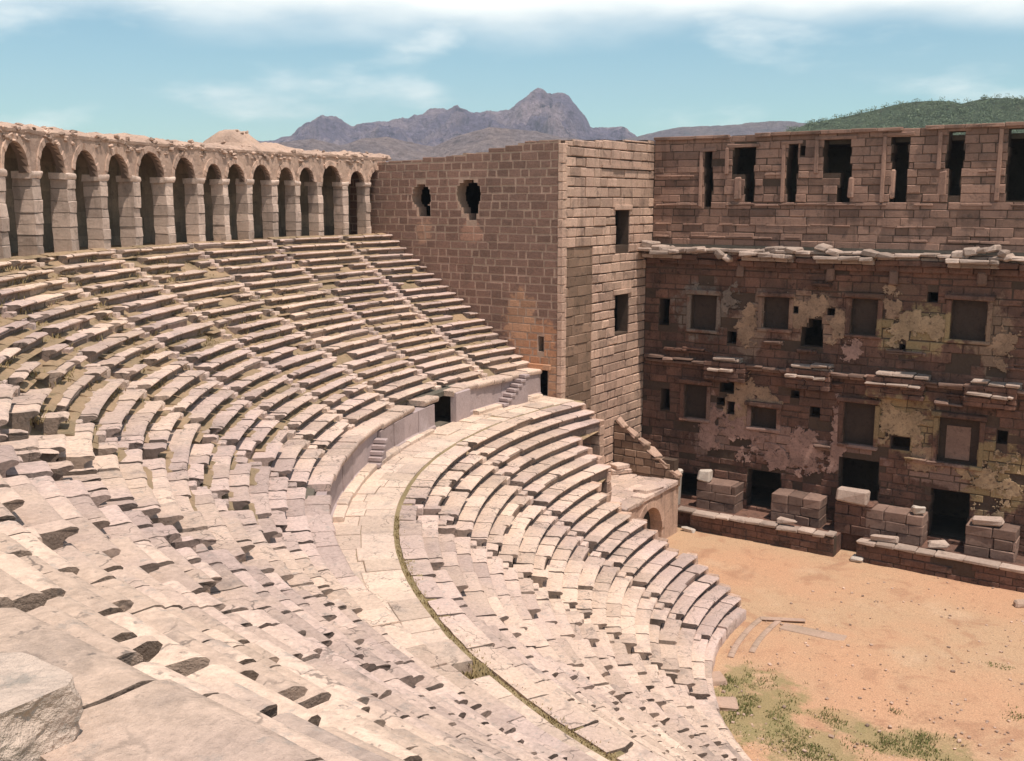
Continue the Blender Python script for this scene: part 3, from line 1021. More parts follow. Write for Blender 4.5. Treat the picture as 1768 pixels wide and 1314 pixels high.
# ------------------------------------------------------------------ stage building
stage = thing('stage_building', 'long dark three storey stage facade with broken cornices and dark window openings', 'building')
YW = 15.8
SX0, SX1 = XS + .02, 12.0
BAY = 5.45
doors = [(-29.6, -27.55, 1.3, 3.0), (-24.55, -22.2, 1.3, 3.9), (-18.5, -16.0, 1.3, 5.55), (-12.95, -10.75, 1.3, 4.4), (-7.4, -5.2, 1.3, 4.2), (-2, .4, 1.3, 5.0), (4.0, 6.2, 1.3, 4.2)]
niches1 = [(-29.2, -27.6, 6.9, 9.2), (-24.4, -22.7, 6.8, 8.2), (-18.4, -16.5, 6.5, 9.1), (-12.75, -10.5, 6.1, 8.8), (-7.2, -5.3, 6.5, 9.1), (-1.8, .2, 6.2, 8.9), (3.9, 6, 6.4, 9)]
niches2 = [(-28.9, -27.1, 13.0, 15.3), (-23.9, -22.2, 13.4, 15.4), (-18.3, -16.7, 13.4, 15.6), (-12.5, -10.6, 13.5, 15.8), (-7.0, -5.2, 13.4, 15.6), (-1.7, .1, 13.4, 15.6), (4, 5.8, 13.4, 15.6)]
small = [(-31.0, -30.3, 7.2, 8.7), (-26.7, -25.7, 8.9, 9.6), (-15.5, -14.3, 6.5, 7.3), (-31.3, -30.5, 13.1, 14.9), (-26.3, -25.6, 12.2, 13.0), (-15.3, -14.9, 12.6, 13.0), (-13.9, -13.3, 15.6, 16.2), (-20.6, -19.9, 7.9, 8.6), (-21.9, -21.3, 9.0, 9.5), (-9.6, -9.0, 7.6, 8.4), (-17.9, -17.3, 4.9, 5.5), (-21.35, -19.95, 12.4, 13.6), (-20.95, -20.1, 13.6, 14.15), (-19.75, -19.3, 14.4, 14.9), (-22.0, -21.6, 14.5, 14.9), (-26.9, -26.3, 8.0, 8.5), (-26.1, -25.6, 7.5, 8.3)]
ashlar('lower_wall', stage, M['stage'], M['mortar_dark'], (0, YW, 0), (1, 0, 0), (0, -1, 0), SX0, SX1, 0, 18.4, .52, (.6, 1.9), torn(doors + niches1 + niches2 + small, .07), t=.9, joint=.014, jit=.05, bev=.035, seed=21, hv=.28, miss=.03)
wins = [(-28.8, -28.1, 21.1, 24.7), (-27.0, -25.2, 23.2, 24.9), (-26.0, -25.2, 21.4, 23.2), (-23.2, -22.4, 21.4, 25.0), (-22.4, -21.9, 24.3, 24.9), (-21.1, -19.05, 23.2, 25.2), (-19.9, -19.05, 21.4, 23.2),
        (-17.0, -15.7, 21.4, 25.3), (-13.85, -12.6, 23.3, 25.45), (-13.5, -12.75, 21.8, 23.3), (-10.6, -9.25, 21.5, 25.5), (-7.6, -6.4, 21.4, 25.3), (-4.4, -3.2, 21.4, 25.3), (-1.2, 0, 21.4, 25.3), (2, 3.2, 21.4, 25.3), (5.2, 6.4, 21.4, 25.3)]
ashlar('upper_wall', stage, M['stage_up'], M['mortar_dark'], (0, YW + 1.0, 0), (1, 0, 0), (0, -1, 0), SX0, SX1, 18.0, 25.75, .48, (.7, 2.0), torn([(w0 + (.25 if w1 - w0 > 1 else .08), w1, z0, z1) for (w0, w1, z0, z1) in wins], .12), t=1.0, top=lambda u: 25.62 + .022 * (u + 32) * .3 + .05 * mn.noise(Vector((u * 1.5, 0, 0))), joint=.016, jit=.04, bev=.03, seed=22, hv=.2, miss=.015)
# remains of plaster on the wall: thin sheets with torn edges, each a part
PL = [(-25.0, 6.2, 1.5, 1.0, 0), (-21.3, 5.6, 1.2, 1.0, 0), (-27.2, 6.2, .8, 1.1, 0), (-14.9, 8.2, 1.25, 1.2, 1), (-9.6, 5.5, 1.0, 1.2, 1), (-25.2, 8.4, .7, 1.2, 2),
      (-14.4, 14.1, 1.2, .85, 1), (-20.9, 14.6, 1.1, .8, 2), (-18.2, 12.3, .5, .6, 0), (-24.8, 13.6, .5, 1.0, 2), (-19.0, 13.9, .45, .9, 2), (-22.6, 4.8, 1.5, .5, 0), (-18.75, 6.6, .35, 1.6, 0),
      (-13.4, 6.3, .6, .7, 2), (-9.7, 13.6, .5, 1.1, 2), (-15.9, 15.1, .45, .7, 2), (-28.3, 14.6, .5, .8, 3), (-26.2, 15.2, .6, .6, 3), (-4, 7.5, 1.2, 1, 1), (-3.5, 14, 1, .9, 2), (-23.2, 8.9, .6, .5, 2), (-16.8, 7.0, .5, .5, 0)]
ops = doors + niches1 + niches2 + small
for (pu, pz, ru, rz_, ci) in PL:
    ru, rz_ = ru * 1.38, rz_ * 1.3
    mb = MB()
    c = .055
    nu, nz_ = int(ru * 1.7 / c), int(rz_ * 1.7 / c)
    keep = set()
    for i in range(-nu, nu):
        for j in range(-nz_, nz_):
            u, z = pu + (i + .5) * c, pz + (j + .5) * c
            d = math.hypot((u - pu) / ru, (z - pz) / rz_)
            d += mn.fractal(Vector((u * .8, 3.3, z * .8)), .55, 2.1, 6) * .95
            if d < .82 and not any(o[0] - .05 < u < o[1] + .05 and o[2] - .05 < z < o[3] + .05 for o in ops):
                keep.add((i, j))
    def py_(i, j):
        return YW - .075 + .02 * mn.noise(Vector((i * .12, j * .12, pu)))
    for (i, j) in keep:
        u0, u1, z0, z1 = pu + i * c, pu + (i + 1) * c, pz + j * c, pz + (j + 1) * c
        a, b_, d_, e_ = (u0, py_(i, j), z0), (u1, py_(i + 1, j), z0), (u1, py_(i + 1, j + 1), z1), (u0, py_(i, j + 1), z1)
        mb.add([a, b_, d_, e_], [(0, 1, 2, 3)])
        yb = YW + .02
        for (n_, p, q) in (((i, j - 1), a, b_), ((i + 1, j), b_, d_), ((i, j + 1), d_, e_), ((i - 1, j), e_, a)):
            if n_ not in keep:
                mb.add([p, (p[0], yb, p[2]), (q[0], yb, q[2]), q], [(0, 1, 2, 3)])
    if mb.v:
        mb.build('plaster_patch', M['plaster%d' % ci], stage, recalc=False)
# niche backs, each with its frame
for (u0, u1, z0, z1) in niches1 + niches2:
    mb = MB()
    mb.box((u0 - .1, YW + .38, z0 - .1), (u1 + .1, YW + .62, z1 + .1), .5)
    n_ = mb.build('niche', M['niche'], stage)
    mb = MB()
    mb.stone(((u0 + u1) / 2, YW - .06, z1 + .20), (u1 - u0 + .8, .5, .30), 0, .05, .03, rng.random())
    for s_ in (u0 - .16, u1 + .16):
        mb.stone((s_, YW, (z0 + z1) / 2), (.28, .24, z1 - z0), 0, .03, .02, rng.random())
    mb.stone(((u0 + u1) / 2, YW - .03, z0 - .11), (u1 - u0 + .6, .34, .22), 0, .04, .03, .8)
    mb.build('frame', M['stage'], n_)
# the framed niche with pale back
mb = MB()
mb.box((-12.35, YW + .30, 6.3), (-11.0, YW + .37, 8.3), .9)
mb.build('niche_infill', M['stage_low'], stage)
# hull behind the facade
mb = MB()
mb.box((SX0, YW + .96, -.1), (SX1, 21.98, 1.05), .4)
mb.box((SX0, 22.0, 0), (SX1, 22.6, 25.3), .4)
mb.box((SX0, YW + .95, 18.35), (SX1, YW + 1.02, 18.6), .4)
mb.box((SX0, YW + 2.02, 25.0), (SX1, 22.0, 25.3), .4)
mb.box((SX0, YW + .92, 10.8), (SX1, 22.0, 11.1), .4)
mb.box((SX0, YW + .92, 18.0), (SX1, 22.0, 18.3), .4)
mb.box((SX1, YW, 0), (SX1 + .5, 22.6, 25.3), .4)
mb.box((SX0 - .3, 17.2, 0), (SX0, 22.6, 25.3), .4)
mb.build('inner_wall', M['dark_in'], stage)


# the two cornices
def cornice_piece(name, x0, x1, z0, z1, proj, mat=None, y=YW, wear=.05):
    """a row of cornice stones: stepped underside, broken upper edge"""
    mb = MB()
    x = x0
    while x < x1 - .05:
        L = min(rng.uniform(.7, 1.6), x1 - x)
        dzv, dp = rng.gauss(0, wear), rng.gauss(0, wear * 1.6)
        pz = z0 + (z1 - z0) * .5
        mb.stone((x + L / 2, y - (proj + dp) / 2 + .1, (pz + z1) / 2 + dzv), (L - .02, proj + dp + .2, z1 - pz), 0, .05, .04, rng.random())
        mb.stone((x + L / 2, y - (proj * .55) / 2 + .1, (z0 + pz) / 2 - .02), (L - .03, proj * .55 + .2, pz - z0 + .02), 0, .04, .02, rng.random())
        x += L
    return mb.build(name, mat or M['cornice'], stage)


for (x0, x1) in ((-27.3, -24.7), (-21.7, -19.2), (-16.7, -13.6), (-11.1, -8.6), (-5.7, -3.2), (-.4, 2.0), (5, 7.5)):
    mb = MB()
    z = 9.75
    for h in (.3, .3, .35, .32):
        x = x0 - .3
        while x < x1 - .2:
            L = min(rng.uniform(.7, 1.5), x1 - x)
            mb.stone((x + L / 2, YW - .22, z + h / 2), (L - .015, .9 + rng.gauss(0, .04), h - .01), 0, .04, .03, rng.random())
            x += L
        z += h
    mb.build('projecting_base', M['stage'], stage)
for (x0, x1) in ((-27.4, -24.5), (-21.9, -18.7), (-16.9, -13.1), (-11.3, -8.1), (-5.9, -2.7), (-.6, 2.5), (4.8, 8)):
    cornice_piece('cornice', x0 + rng.uniform(0, .5), x1 - rng.uniform(0, .7), 10.95, 11.32, .75)
    cornice_piece('cornice', x0 - .3 + rng.uniform(0, .5), x1 - .6 - rng.uniform(0, .5), 10.30, 10.62, 1.0)
cornice_piece('cornice', SX0 + .3, SX1, 10.62, 10.95, .6, M['stage_low'], wear=.06)
for _ in range(26):
    x_ = rng.uniform(SX0 + 1, 4)
    z_ = rng.choice((9.6, 10.0, 12.0, 12.4, 16.2, 16.6, 5.9, 11.4))
    cornice_piece('broken_ledge', x_, x_ + rng.uniform(.8, 2.4), z_, z_ + .24, rng.uniform(.2, .5), M['stage'] if rng.random() < .6 else M['stage_low'], wear=.05)
cornice_piece('cornice', SX0 + .2, SX1, 17.35, 18.05, .6, M['stage'])
cornice_piece('cornice', SX0 + .2, SX1, 18.05, 18.42, .95)
for (x0, x1) in ((-32.3, -29.4), (-25.2, -21.8), (-20.4, -16.9), (-12.8, -10.0), (-8.2, -4.8), (-3, .4), (2.4, 5.8)):
    cornice_piece('cornice', x0, x1, 17.75, 18.25, 1.45, wear=.05)


def raking(x0, z0, x1, z1, proj, th=.42):
    mb = MB()
    L = math.hypot(x1 - x0, z1 - z0)
    n = max(2, int(L / .7))
    an = math.atan2(z1 - z0, x1 - x0)
    for i in range(n):
        u = (i + .5) / n
        mb.stone((x0 + (x1 - x0) * u, YW - proj / 2 + .1, z0 + (z1 - z0) * u + rng.gauss(0, .05) - .1), (L / n - .02, proj + .5 + rng.gauss(0, .12), th * rng.uniform(.7, 1.1)), rng.gauss(0, .05), .09, .07, rng.random(), 0, -an)
    mb.build('pediment', M['cornice'], stage)


for (x0, z0, x1, z1) in ((-32.2, 18.75, -30.0, 18.2), (-30.0, 18.25, -28.1, 18.45), (-26.9, 18.35, -25.9, 17.75), (-25.0, 18.25, -22.8, 18.55), (-22.8, 18.5, -21.6, 18.45), (-20.4, 18.85, -19.0, 18.35), (-17.6, 18.6, -15.7, 18.25),
                         (-12.6, 18.55, -11.2, 18.75), (-11.2, 18.8, -10.2, 18.95), (-10.1, 18.8, -9.4, 18.3), (-6.5, 18.8, -5, 18.4)):
    raking(x0, z0, x1, z1, .95)
for (x, z) in ((-25.5, 17.0), (-19.65, 17.0), (-15.85, 16.95), (-11.0, 17.1)):
    mb = MB()
    mb.stone((x, YW - .12, z), (.5, .45, .85), 0, .09, .06, .4)
    mb.build('bracket', M['stage_low'], stage)
# string courses of the top storey, coping
mb = MB()
for (z0, z1, p) in ((25.50, 25.72, .22), (23.12, 23.22, .07), (21.18, 21.32, .10), (19.05, 19.2, .08), (19.9, 20.0, .05)):
    x = SX0 + (.2 if z0 < 25 else 0)
    while x < SX1:
        L = rng.uniform(.8, 2.0)
        clash = z0 < 25 and any(w0 - .1 < x + L / 2 + d < w1 + .1 and wz0 < z1 and wz1 > z0 for (w0, w1, wz0, wz1) in wins for d in (-L / 2, 0, L / 2))
        if not clash and rng.random() > (.06 if z0 > 25 else .3):
            rise = (.022 * (x + 32) * .3) if z0 > 25 else 0
            mb.stone((x + L / 2, YW + 1.0 - p / 2 + .1, (z0 + z1) / 2 + rise + rng.gauss(0, .012)), (L - .02, p + .2, z1 - z0), 0, .03, .02, rng.random())
        x += L
mb.build('string_course', M['stage_up'], stage)
# roof coping plane behind, beam holes rows are small blocks; broken window infill slabs
for (x, y, z, a_, b_, c_, t_) in ((-16.72, 1.3, 22.5, .5, .5, 1.75, 1.3), (-13.75, 1.2, 22.5, .5, .5, 1.5, .8), (-19.0, 1.1, 22.3, .4, .5, 1.3, 1.0), (-26.3, 1.1, 22.3, .45, .5, 1.5, .9)):
    mb = MB()
    mb.stone((x, YW + y, z), (a_, b_, c_), 0, .08, .05, t_)
    mb.build('window_slab', M['stage_up'], stage)
for (u0, u1, z0, z1) in [w for w in wins if w[3] > 24.0 and w[1] - w[0] > .6]:
    mb = MB()
    mb.stone((u0 - .13, YW + 1.0 - .02, (z0 + z1) / 2), (.24, .16, z1 - z0), 0, .03, .02, .9)  # jamb on one side only, tinted pale like a sunlit reveal
    mb.stone(((u0 + u1) / 2, YW + 1.0 - .02, z1 + .12), (u1 - u0 + .5, .10, .20), 0, .03, .03, .6)
    mb.build('window_frame', M['stage_up'], stage)

# ------------------------------------------------------------------ stage platform and its pedestals
plat = thing('stage_platform', 'low dark stone platform below the facade with a gap in its front', 'platform')
YP = 12.75
for (q0, q1, sd_) in ((-27.2, -17.7, 31), (-16.35, -6.2, 32), (-5.0, 12, 33)):
    ashlar('front_wall', plat, M['stage'], M['mortar_dark'], (0, YP, 0), (1, 0, 0), (0, -1, 0), q0, q1, -.1, 1.18, .42, (.6, 1.6), (), t=.6, seed=sd_, joint=.02, jit=.05)
    mb = MB()
    x = q0 - (1.0 if q0 < -20 else 0)
    while x < q1 - .1:
        L = min(rng.uniform(.7, 1.9), q1 - x)
        mb.stone((x + L / 2, YP + .28 + rng.gauss(0, .05), 1.26 + rng.gauss(0, .035)), (L - .02, .85, .20), rng.gauss(0, .015), .05, .03, rng.random())
        x += L
    mb.build('edge_slab', M['cornice'], plat)
mb = MB()
mb.box((-32, YP + .62, -.1), (-17.72, YW + .95, 1.12), .4)
mb.box((-16.33, YP + .62, -.1), (-6.22, YW + .95, 1.12), .4)
mb.box((-4.98, YP + .62, -.1), (12, YW + .95, 1.12), .4)
mb.box((-17.7, YP + 1.8, -.1), (-16.35, YW, 1.10), .4)
mb.build('platform_fill', M['stage'], plat)
PED = [(-18.2, -15.95, 3.1, 'dark'), (-27.5, -24.7, 2.95, 'reddish'), (-22.3, -19.1, 3.0, 'reddish with a pale top edge'), (-16.3, -12.95, 3.0, ''), (-10.6, -7.9, 2.95, ''), (-4.9, -2.2, 3.0, ''), (.6, 3.6, 3.0, '')]
for (x0, x1, zt, _) in PED:
    mb = MB()
    z = 1.1
    while z < zt - .1:
        h = min(.62, zt - z)
        x = x0
        while x < x1 - .1:
            L = min(rng.uniform(.8, 1.6), x1 - x)
            mb.stone((x + L / 2, 15.05, z + h / 2), (L - .02, 1.5 + rng.gauss(0, .03), h - .02), 0, .04, .03, rng.random())
            x += L
        z += h
    mb.build('pedestal', M['stage' if _ == 'dark' else 'stage_low'], plat)
# fallen blocks in front of and on the platform: each a thing of its own
for (x, y, z, sx, sy, sz, rz, m, lab) in (
        (-17.2, 14.6, 3.55, 1.9, 1.0, .85, .05, 'cornice', 'pale cracked marble block standing in the widest dark doorway of the stage facade'),
        (-13.4, 14.75, 3.25, .75, .7, .40, .5, 'white', 'small white block lying on a pedestal beside the widest doorway'),
        (-27.0, 14.6, 3.35, .85, .8, .75, .15, 'white', 'squarish pale block on the pedestal nearest the corner tower'),
        (-29.3, 13.9, 3.45, 1.5, 1.0, .45, .1, 'white', 'flat pale slab on the platform end beside the vaulted passage roof'),
        (-9.5, 14.8, 3.2, 1.6, .9, .40, .1, 'cornice', 'long pale slab resting on the pedestal at the edge of the photo'),
        (-12.0, 14.0, 1.55, 1.1, .7, .40, .4, 'cornice', 'grey slab lying on the platform before a dark doorway'),
        (-20.9, 13.4, 1.55, 1.2, .6, .28, .05, 'cornice', 'thin slab lying along the platform edge below the reddish pedestal'),
        (-14.8, 13.3, 1.55, 1.5, .6, .30, .0, 'cornice', 'long thin slab lying on the platform edge past the gap')):
    mb = MB()
    b_ = min(zz for zz in (1.1,)) if False else 0
    mb.stone((x, y, z), (sx, sy, sz), rz, .11, .09, .8)
    if z > 2.9 and not any(x0 < x < x1 for (x0, x1, _, _) in PED):
        mb.stone((x, y, (1.12 + z - sz / 2) / 2), (sx * .95, sy * .95, z - sz / 2 - 1.12), rz, .06, .05, .25)
    tag(mb.build('fallen_block', M[m]), lab, 'stone block', 'fallen blocks on the stage platform')

# ------------------------------------------------------------------ vaulted passage at the end of the lower seats
par = thing('vaulted_passage', 'flat roofed stone passage with a dark round arch opening onto the orchestra', 'passage')
XF = -27.7
n = 12
yc, zc, rad = 7.75, .95, 1.75
mb = MB()
pts = [(yc - rad * math.cos(PI * k / n), zc + rad * math.sin(PI * k / n)) for k in range(n + 1)]
cols = [(4.3, -.1), (yc - rad - .001, -.1)] + pts + [(yc + rad + .001, -.1), (11.9, -.1)]
TOP = 3.25
vs, fs = [], []
for (y, z) in cols:
    for x in (XF, XF - .8):
        vs += [(x, y, z), (x, y, TOP)]
for c in range(len(cols) - 1):
    q = c * 4
    fs += [(q, q + 1, q + 5, q + 4), (q + 2, q + 6, q + 7, q + 3), (q, q + 4, q + 6, q + 2)]
mb.add(vs, fs, .5)
mb.build('passage_wall', M['tower'], par, recalc=True)
mb = MB()
for x in range(1):
    mb.box((XF - 4.7, 4.3, -.1), (XF - .8, yc - rad - .02, TOP), .5)
    mb.box((XF - 4.7, yc + rad + .02, -.1), (XF - .8, 11.9, TOP), .5)
    mb.box((XF - 4.68, yc - rad - .5, -.1), (XF - 4.0, yc + rad + .5, TOP), .2)
    mb.box((XF - 4.0, yc - rad - .01, 2.72), (XF - .82, yc + rad + .01, TOP - .02), .2)
mb.build('inner_wall', M['dark_in'], par)
vo = MB()
for k in range(n):
    p, q = pts[k], pts[k + 1]
    c0, s0, c1, s1 = -math.cos(PI * k / n), math.sin(PI * k / n), -math.cos(PI * (k + 1) / n), math.sin(PI * (k + 1) / n)
    g = .012
    o = .42
    xf, xb = XF + .05 + rng.uniform(-.02, .02), XF - .5
    f4 = [(p[0] - c0 * .03, p[1] - s0 * .03), (q[0] - c1 * .03, q[1] - s1 * .03), (yc + (rad + o) * c1, zc + (rad + o) * s1), (yc + (rad + o) * c0, zc + (rad + o) * s0)]
    v = [(xf, y, z) for y, z in f4] + [(xb, y, z) for y, z in f4]
    vo.add(v, [(0, 1, 2, 3), (4, 7, 6, 5), (0, 4, 5, 1), (1, 5, 6, 2), (2, 6, 7, 3), (3, 7, 4, 0)], rng.random())
vo.build('arch_ring', M['tower'], par)
mb = MB()
for i in range(5):
    y = 4.2
    while y < 11.9:
        L = min(rng.uniform(1.0, 2.2), 11.95 - y)
        mb.stone((XF + .12 - .5 - i * .98, y + L / 2, 3.40 + rng.gauss(0, .03)), (.97, L - .02, .30), 0, .05, .03, rng.random())
        y += L
mb.build('roof_slab', M['seat'], par)
for k, (px, py, sz, lab) in enumerate(((1073, 806, (1.3, .8, .3), 'upper slab of two stacked on the passage roof beneath the tower'),)):
    pass
p0 = at(1072, 815, 3.6)
for i, (lab, sx) in enumerate((('lower of two slabs stacked on the passage roof below the tower', 1.7), ('upper of two slabs stacked on the passage roof below the tower', 1.3))):
    mb = MB()
    mb.stone((p0.x, p0.y, 3.72 + i * .34), (sx, .9, .32), .9 + .2 * i, .05, .04, .8)
    tag(mb.build('roof_block', M['seat']), lab, 'stone block', 'slabs stacked on the passage roof')
p0 = at(1120, 845, 3.6)
mb = MB()
mb.stone((p0.x, p0.y, 3.66), (1.9, 1.0, .24), 1.4, .05, .04, .6)
tag(mb.build('roof_block', M['seat']), 'single long slab lying flat near the edge of the passage roof', 'stone block')

para = thing('parapet_wall', 'short sloping parapet wall descending from the corner tower above the passage roof', 'wall')
ashlar('wall_face', para, M['tower_dark'], M['mortar_dark'], (0, 11.55, 0), (1, 0, 0), (0, -1, 0), -32.35, -27.5, 3.2, 7.2, .5, (.6, 1.3), (), t=.7, top=lambda u: 7.1 - (u + 32.35) * .70, seed=41, joint=.03, jit=.05)
mb = MB()
for i in range(6):
    u = -32.35 + (i + .5) * .82
    mb.stone((u, 11.85, 7.18 - (u + 32.35) * .70 + rng.gauss(0, .03)), (.98 * rng.uniform(.7, 1), .66, .2), rng.gauss(0, .08), .08, .09, .1 + .7 * rng.random(), 0, math.atan(.70))
mb.build('coping', M['tower'], para)
# end face of the upper rows of the lower tier
mb = MB()
ew = thing('tier_end_wall', 'rough stepped wall closing the end of the lower seats beside the passage', 'wall')
for k in range(N_LO):
    rf, rb = R_LO0 + k * T_LO, R_LO0 + (k + 1) * T_LO
    z1 = Z_LO0 + (k + 1) * H_LO - .03
    ye = lower_end(k)
    x1 = -math.sqrt(rf * rf - ye * ye) - .1
    x0 = -math.sqrt(rb * rb - ye * ye) - .1
    z = -.1
    while z < z1 - .2:
        h = min(.6, z1 - z)
        mb.stone(((x0 + x1) / 2, ye + .14, z + h / 2), (x1 - x0 + .02, .5, h - .02), 0, .04, .04, rng.random())
        z += h
mb.build('wall_face', M['tower'], ew)

# ------------------------------------------------------------------ stones on the orchestra's edge
i = 0
for (px, py, s, lab) in ((1190, 915, (.9, .5, .3), 'pinkish flat stone on the sand by the arch of the passage'),
                         (1215, 913, (.8, .45, .35), 'rounded pale stone lying beside the platform nearest the passage'),
                         (1245, 919, (1.1, .45, .35), 'long white stone at the foot of the platform'),
                         (1285, 927, (.7, .5, .42), 'white lump of stone at the foot of the platform near its end'),
                         (1480, 966, (.75, .6, .35), 'white stone lying in the gap of the platform front'),
                         (1350, 1068, (2.3, .5, .12), 'narrow pale slab set in the sand near the lowest seats'),
                         (1228, 1172, (1.2, 1.0, .35), 'pale broken slab at the foot of the lowest seat row'),
                         (1245, 1215, (1.3, 1.0, .3), 'wide flat slab beside the green weeds below the seats'),
                         (1762, 1044, (.6, .5, .4), 'dark stone at the edge of the sand before the platform'),
                         (1180, 893, (1.6, .4, .25), 'low step of stone beside the passage corner'),
                         (1185, 884, (1.5, .4, .25), 'upper step of stone beside the passage corner')):
    p = at(px, py, 0.1)
    mb = MB()
    z = s[2] * .35 + (.3 if py == 884 else 0)
    mb.stone((p.x, p.y, z), s, rng.uniform(-.2, .2) + (0 if py < 1000 else .5), .09, .06, .7)
    tag(mb.build('loose_stone', M['white' if py < 1000 else 'mortar']), lab, 'stone', 'loose stones at the edge of the orchestra')
# worn channel kerbs by the lowest row
for (rr, a0, a1, lab) in ((17.85, 176.5, 193.5, 'outer curved kerb of the drain beside the lowest seats'), (17.0, 175.0, 190.5, 'inner curved kerb of the drain half buried in the sand')):
    mb = MB()
    a = a0
    while a < a1:
        b = min(a1, a + rng.uniform(3, 5.5))
        mb.sweep([(rr, -.1), (rr, .04), (rr + .03, .07), (rr + .27, .07), (rr + .3, .04), (rr + .3, -.1)], R(a) + .0008, R(b) - .0008, 4, rng.random(), .02)
        a = b
    tag(mb.build('drain_kerb', M['mortar']), lab, 'kerb', 'curved drain kerbs')
mb = MB()
p = at(1405, 1092, .02)
mb.stone((p.x, p.y, .0), (3.2, .9, .09), .05, .03, .05, .5)
tag(mb.build('paving_slab', M['mortar']), 'grey pink paving strip sunk in the orchestra sand', 'paving slab')

# ------------------------------------------------------------------ boulder in the near corner
def rock(c, size, seed, name, mat):
    import bmesh
    bm = bmesh.new()
    bmesh.ops.create_icosphere(bm, subdivisions=5, radius=1)
    for v in bm.verts:
        p = v.co.copy()
        q = Vector((max(-.74, min(.74, p.x)), max(-.74, min(.74, p.y)), max(-.55, min(.40, p.z))))
        w = mn.fractal(p * 1.6 + Vector((seed, 0, 0)), .8, 2.1, 5) * .10
        q += p * w * (0.25 if p.z > .38 else .9)
        v.co = Vector((q.x * size[0], q.y * size[1], q.z * size[2])) + Vector(c)
    me = bpy.data.meshes.new(name)
    bm.to_mesh(me)
    bm.free()
    me.materials.append(mat)
    t = me.attributes.new("tint", 'FLOAT', 'FACE')
    t.data.foreach_set('value', [.5] * len(me.polygons))
    o = bpy.data.objects.new(name, me)
    COL.objects.link(o)
    return o


tag(rock(tuple(at(-25, 1165, 19.60) - Vector((0, 0, .18))), (.36, .36, .32), 2.3, 'boulder', M['boulder']), 'pale flat topped boulder with a rough darker side, resting on the topmost seats', 'boulder')

# ------------------------------------------------------------------ ground
mb = MB()
n = 130
vs, fs = [], []
x0, x1, y0, y1 = -34.0, 30.0, -22.0, 17.0
nx, ny = 220, 140
for i in range(nx + 1):
    for j in range(ny + 1):
        x, y = x0 + (x1 - x0) * i / nx, y0 + (y1 - y0) * j / ny
        z = .05 * mn.noise(Vector((x * .25, y * .25, 0))) + .025 * mn.noise(Vector((x * 1.1, y * 1.1, 3)))
        vs.append((x, y, z))
for i in range(nx):
    for j in range(ny):
        k = i * (ny + 1) + j
        fs.append((k, k + ny + 1, k + ny + 2, k + 1))
mb.add(vs, fs, .5, True)
kind(mb.build('orchestra_floor', M['ground'], recalc=False, autosmooth=False), 'structure')
mb = MB()
mb.add([(-3300, -3300, -.25), (3300, -3300, -.25), (3300, 3300, -.25), (-3300, 3300, -.25)], [(0, 1, 2, 3)])
kind(mb.build('ground', M['far_ground'], recalc=False), 'structure')


# ------------------------------------------------------------------ grass and weeds
def tuft(mb, x, y, z, s, r_, nb=6, spread=.12):
    for _ in range(nb):
        a = r_.uniform(0, 2 * PI)
        bx, by = x + r_.uniform(-spread, spread), y + r_.uniform(-spread, spread)
        h = s * r_.uniform(.5, 1.2)
        lx, ly = math.cos(a) * h * .6, math.sin(a) * h * .6
        w = .018 + .02 * s
        px_, py_ = -math.sin(a) * w, math.cos(a) * w
        mb.add([(bx - px_, by - py_, z - .02), (bx + px_, by + py_, z - .02), (bx + lx * .5 + px_ * .7, by + ly * .5 + py_ * .7, z + h * .7), (bx + lx, by + ly, z + h)], [(0, 1, 2), (0, 2, 3)], r_.random())


r_ = random.Random(99)
pb = MB()
for _ in range(1100):
    px, py = r_.uniform(1180, 1768), r_.uniform(935, 1314)
    c = at(px, py, 0)
    if math.hypot(c.x, c.y) < 18.4 and c.y < YP - .1 and mn.noise(Vector((c.x * .3, c.y * .3, 9))) > -.25:
        q = r_.random() ** 3 * .13 + .02
        pb.stone((c.x, c.y, .02 + q * .1), (q, q * r_.uniform(.6, 1.3), q * .6), r_.uniform(0, 3), q * .3, q * .12, r_.random())
kind(pb.build('pebbles', M['rubble']), 'stuff')
gr = MB()
for (px, py, rx, ry, n_) in ((1300, 1225, 1.6, 2.6, 520), (1390, 1290, 2.2, 1.3, 330), (1270, 1170, .5, 1.3, 120), (1555, 1290, 2.0, 1.0, 260), (1440, 1240, 1.0, .8, 70), (1610, 1280, 1.0, .5, 60), (1660, 1137, .4, .2, 14), (1720, 1150, .5, .2, 18), (1545, 1230, .4, .2, 12), (1330, 1180, 1.2, 1.0, 40), (1755, 1235, .5, .6, 24)):
    c = at(px, py, 0)
    for _ in range(n_):
        x, y = c.x + r_.gauss(0, rx * .55), c.y + r_.gauss(0, ry * .55)
        if math.hypot(x, y) > 18.5:
            continue
        if mn.noise(Vector((x * .8, y * .8, 1))) < -.12:
            continue
        tuft(gr, x, y, .02, r_.uniform(.04, .12), r_, 5, .2)
kind(gr.build('orchestra_grass', M['grass'], recalc=False), 'stuff')
gd = MB()
for _ in range(1500):                                           # the gutter's dry growth
    a = R(r_.uniform(217, 262))
    rr = 31.68 + r_.gauss(0, .10)
    tuft(gd, rr * math.cos(a), rr * math.sin(a), 9.50, r_.uniform(.04, .13), r_, 3, .1)
for _ in range(90):
    a = R(r_.uniform(240.9, 242.6))
    rr = r_.uniform(31.9, 33.0)
    tuft(gd, rr * math.cos(a), rr * math.sin(a), 9.2, r_.uniform(.08, .25), r_, 5, .12)
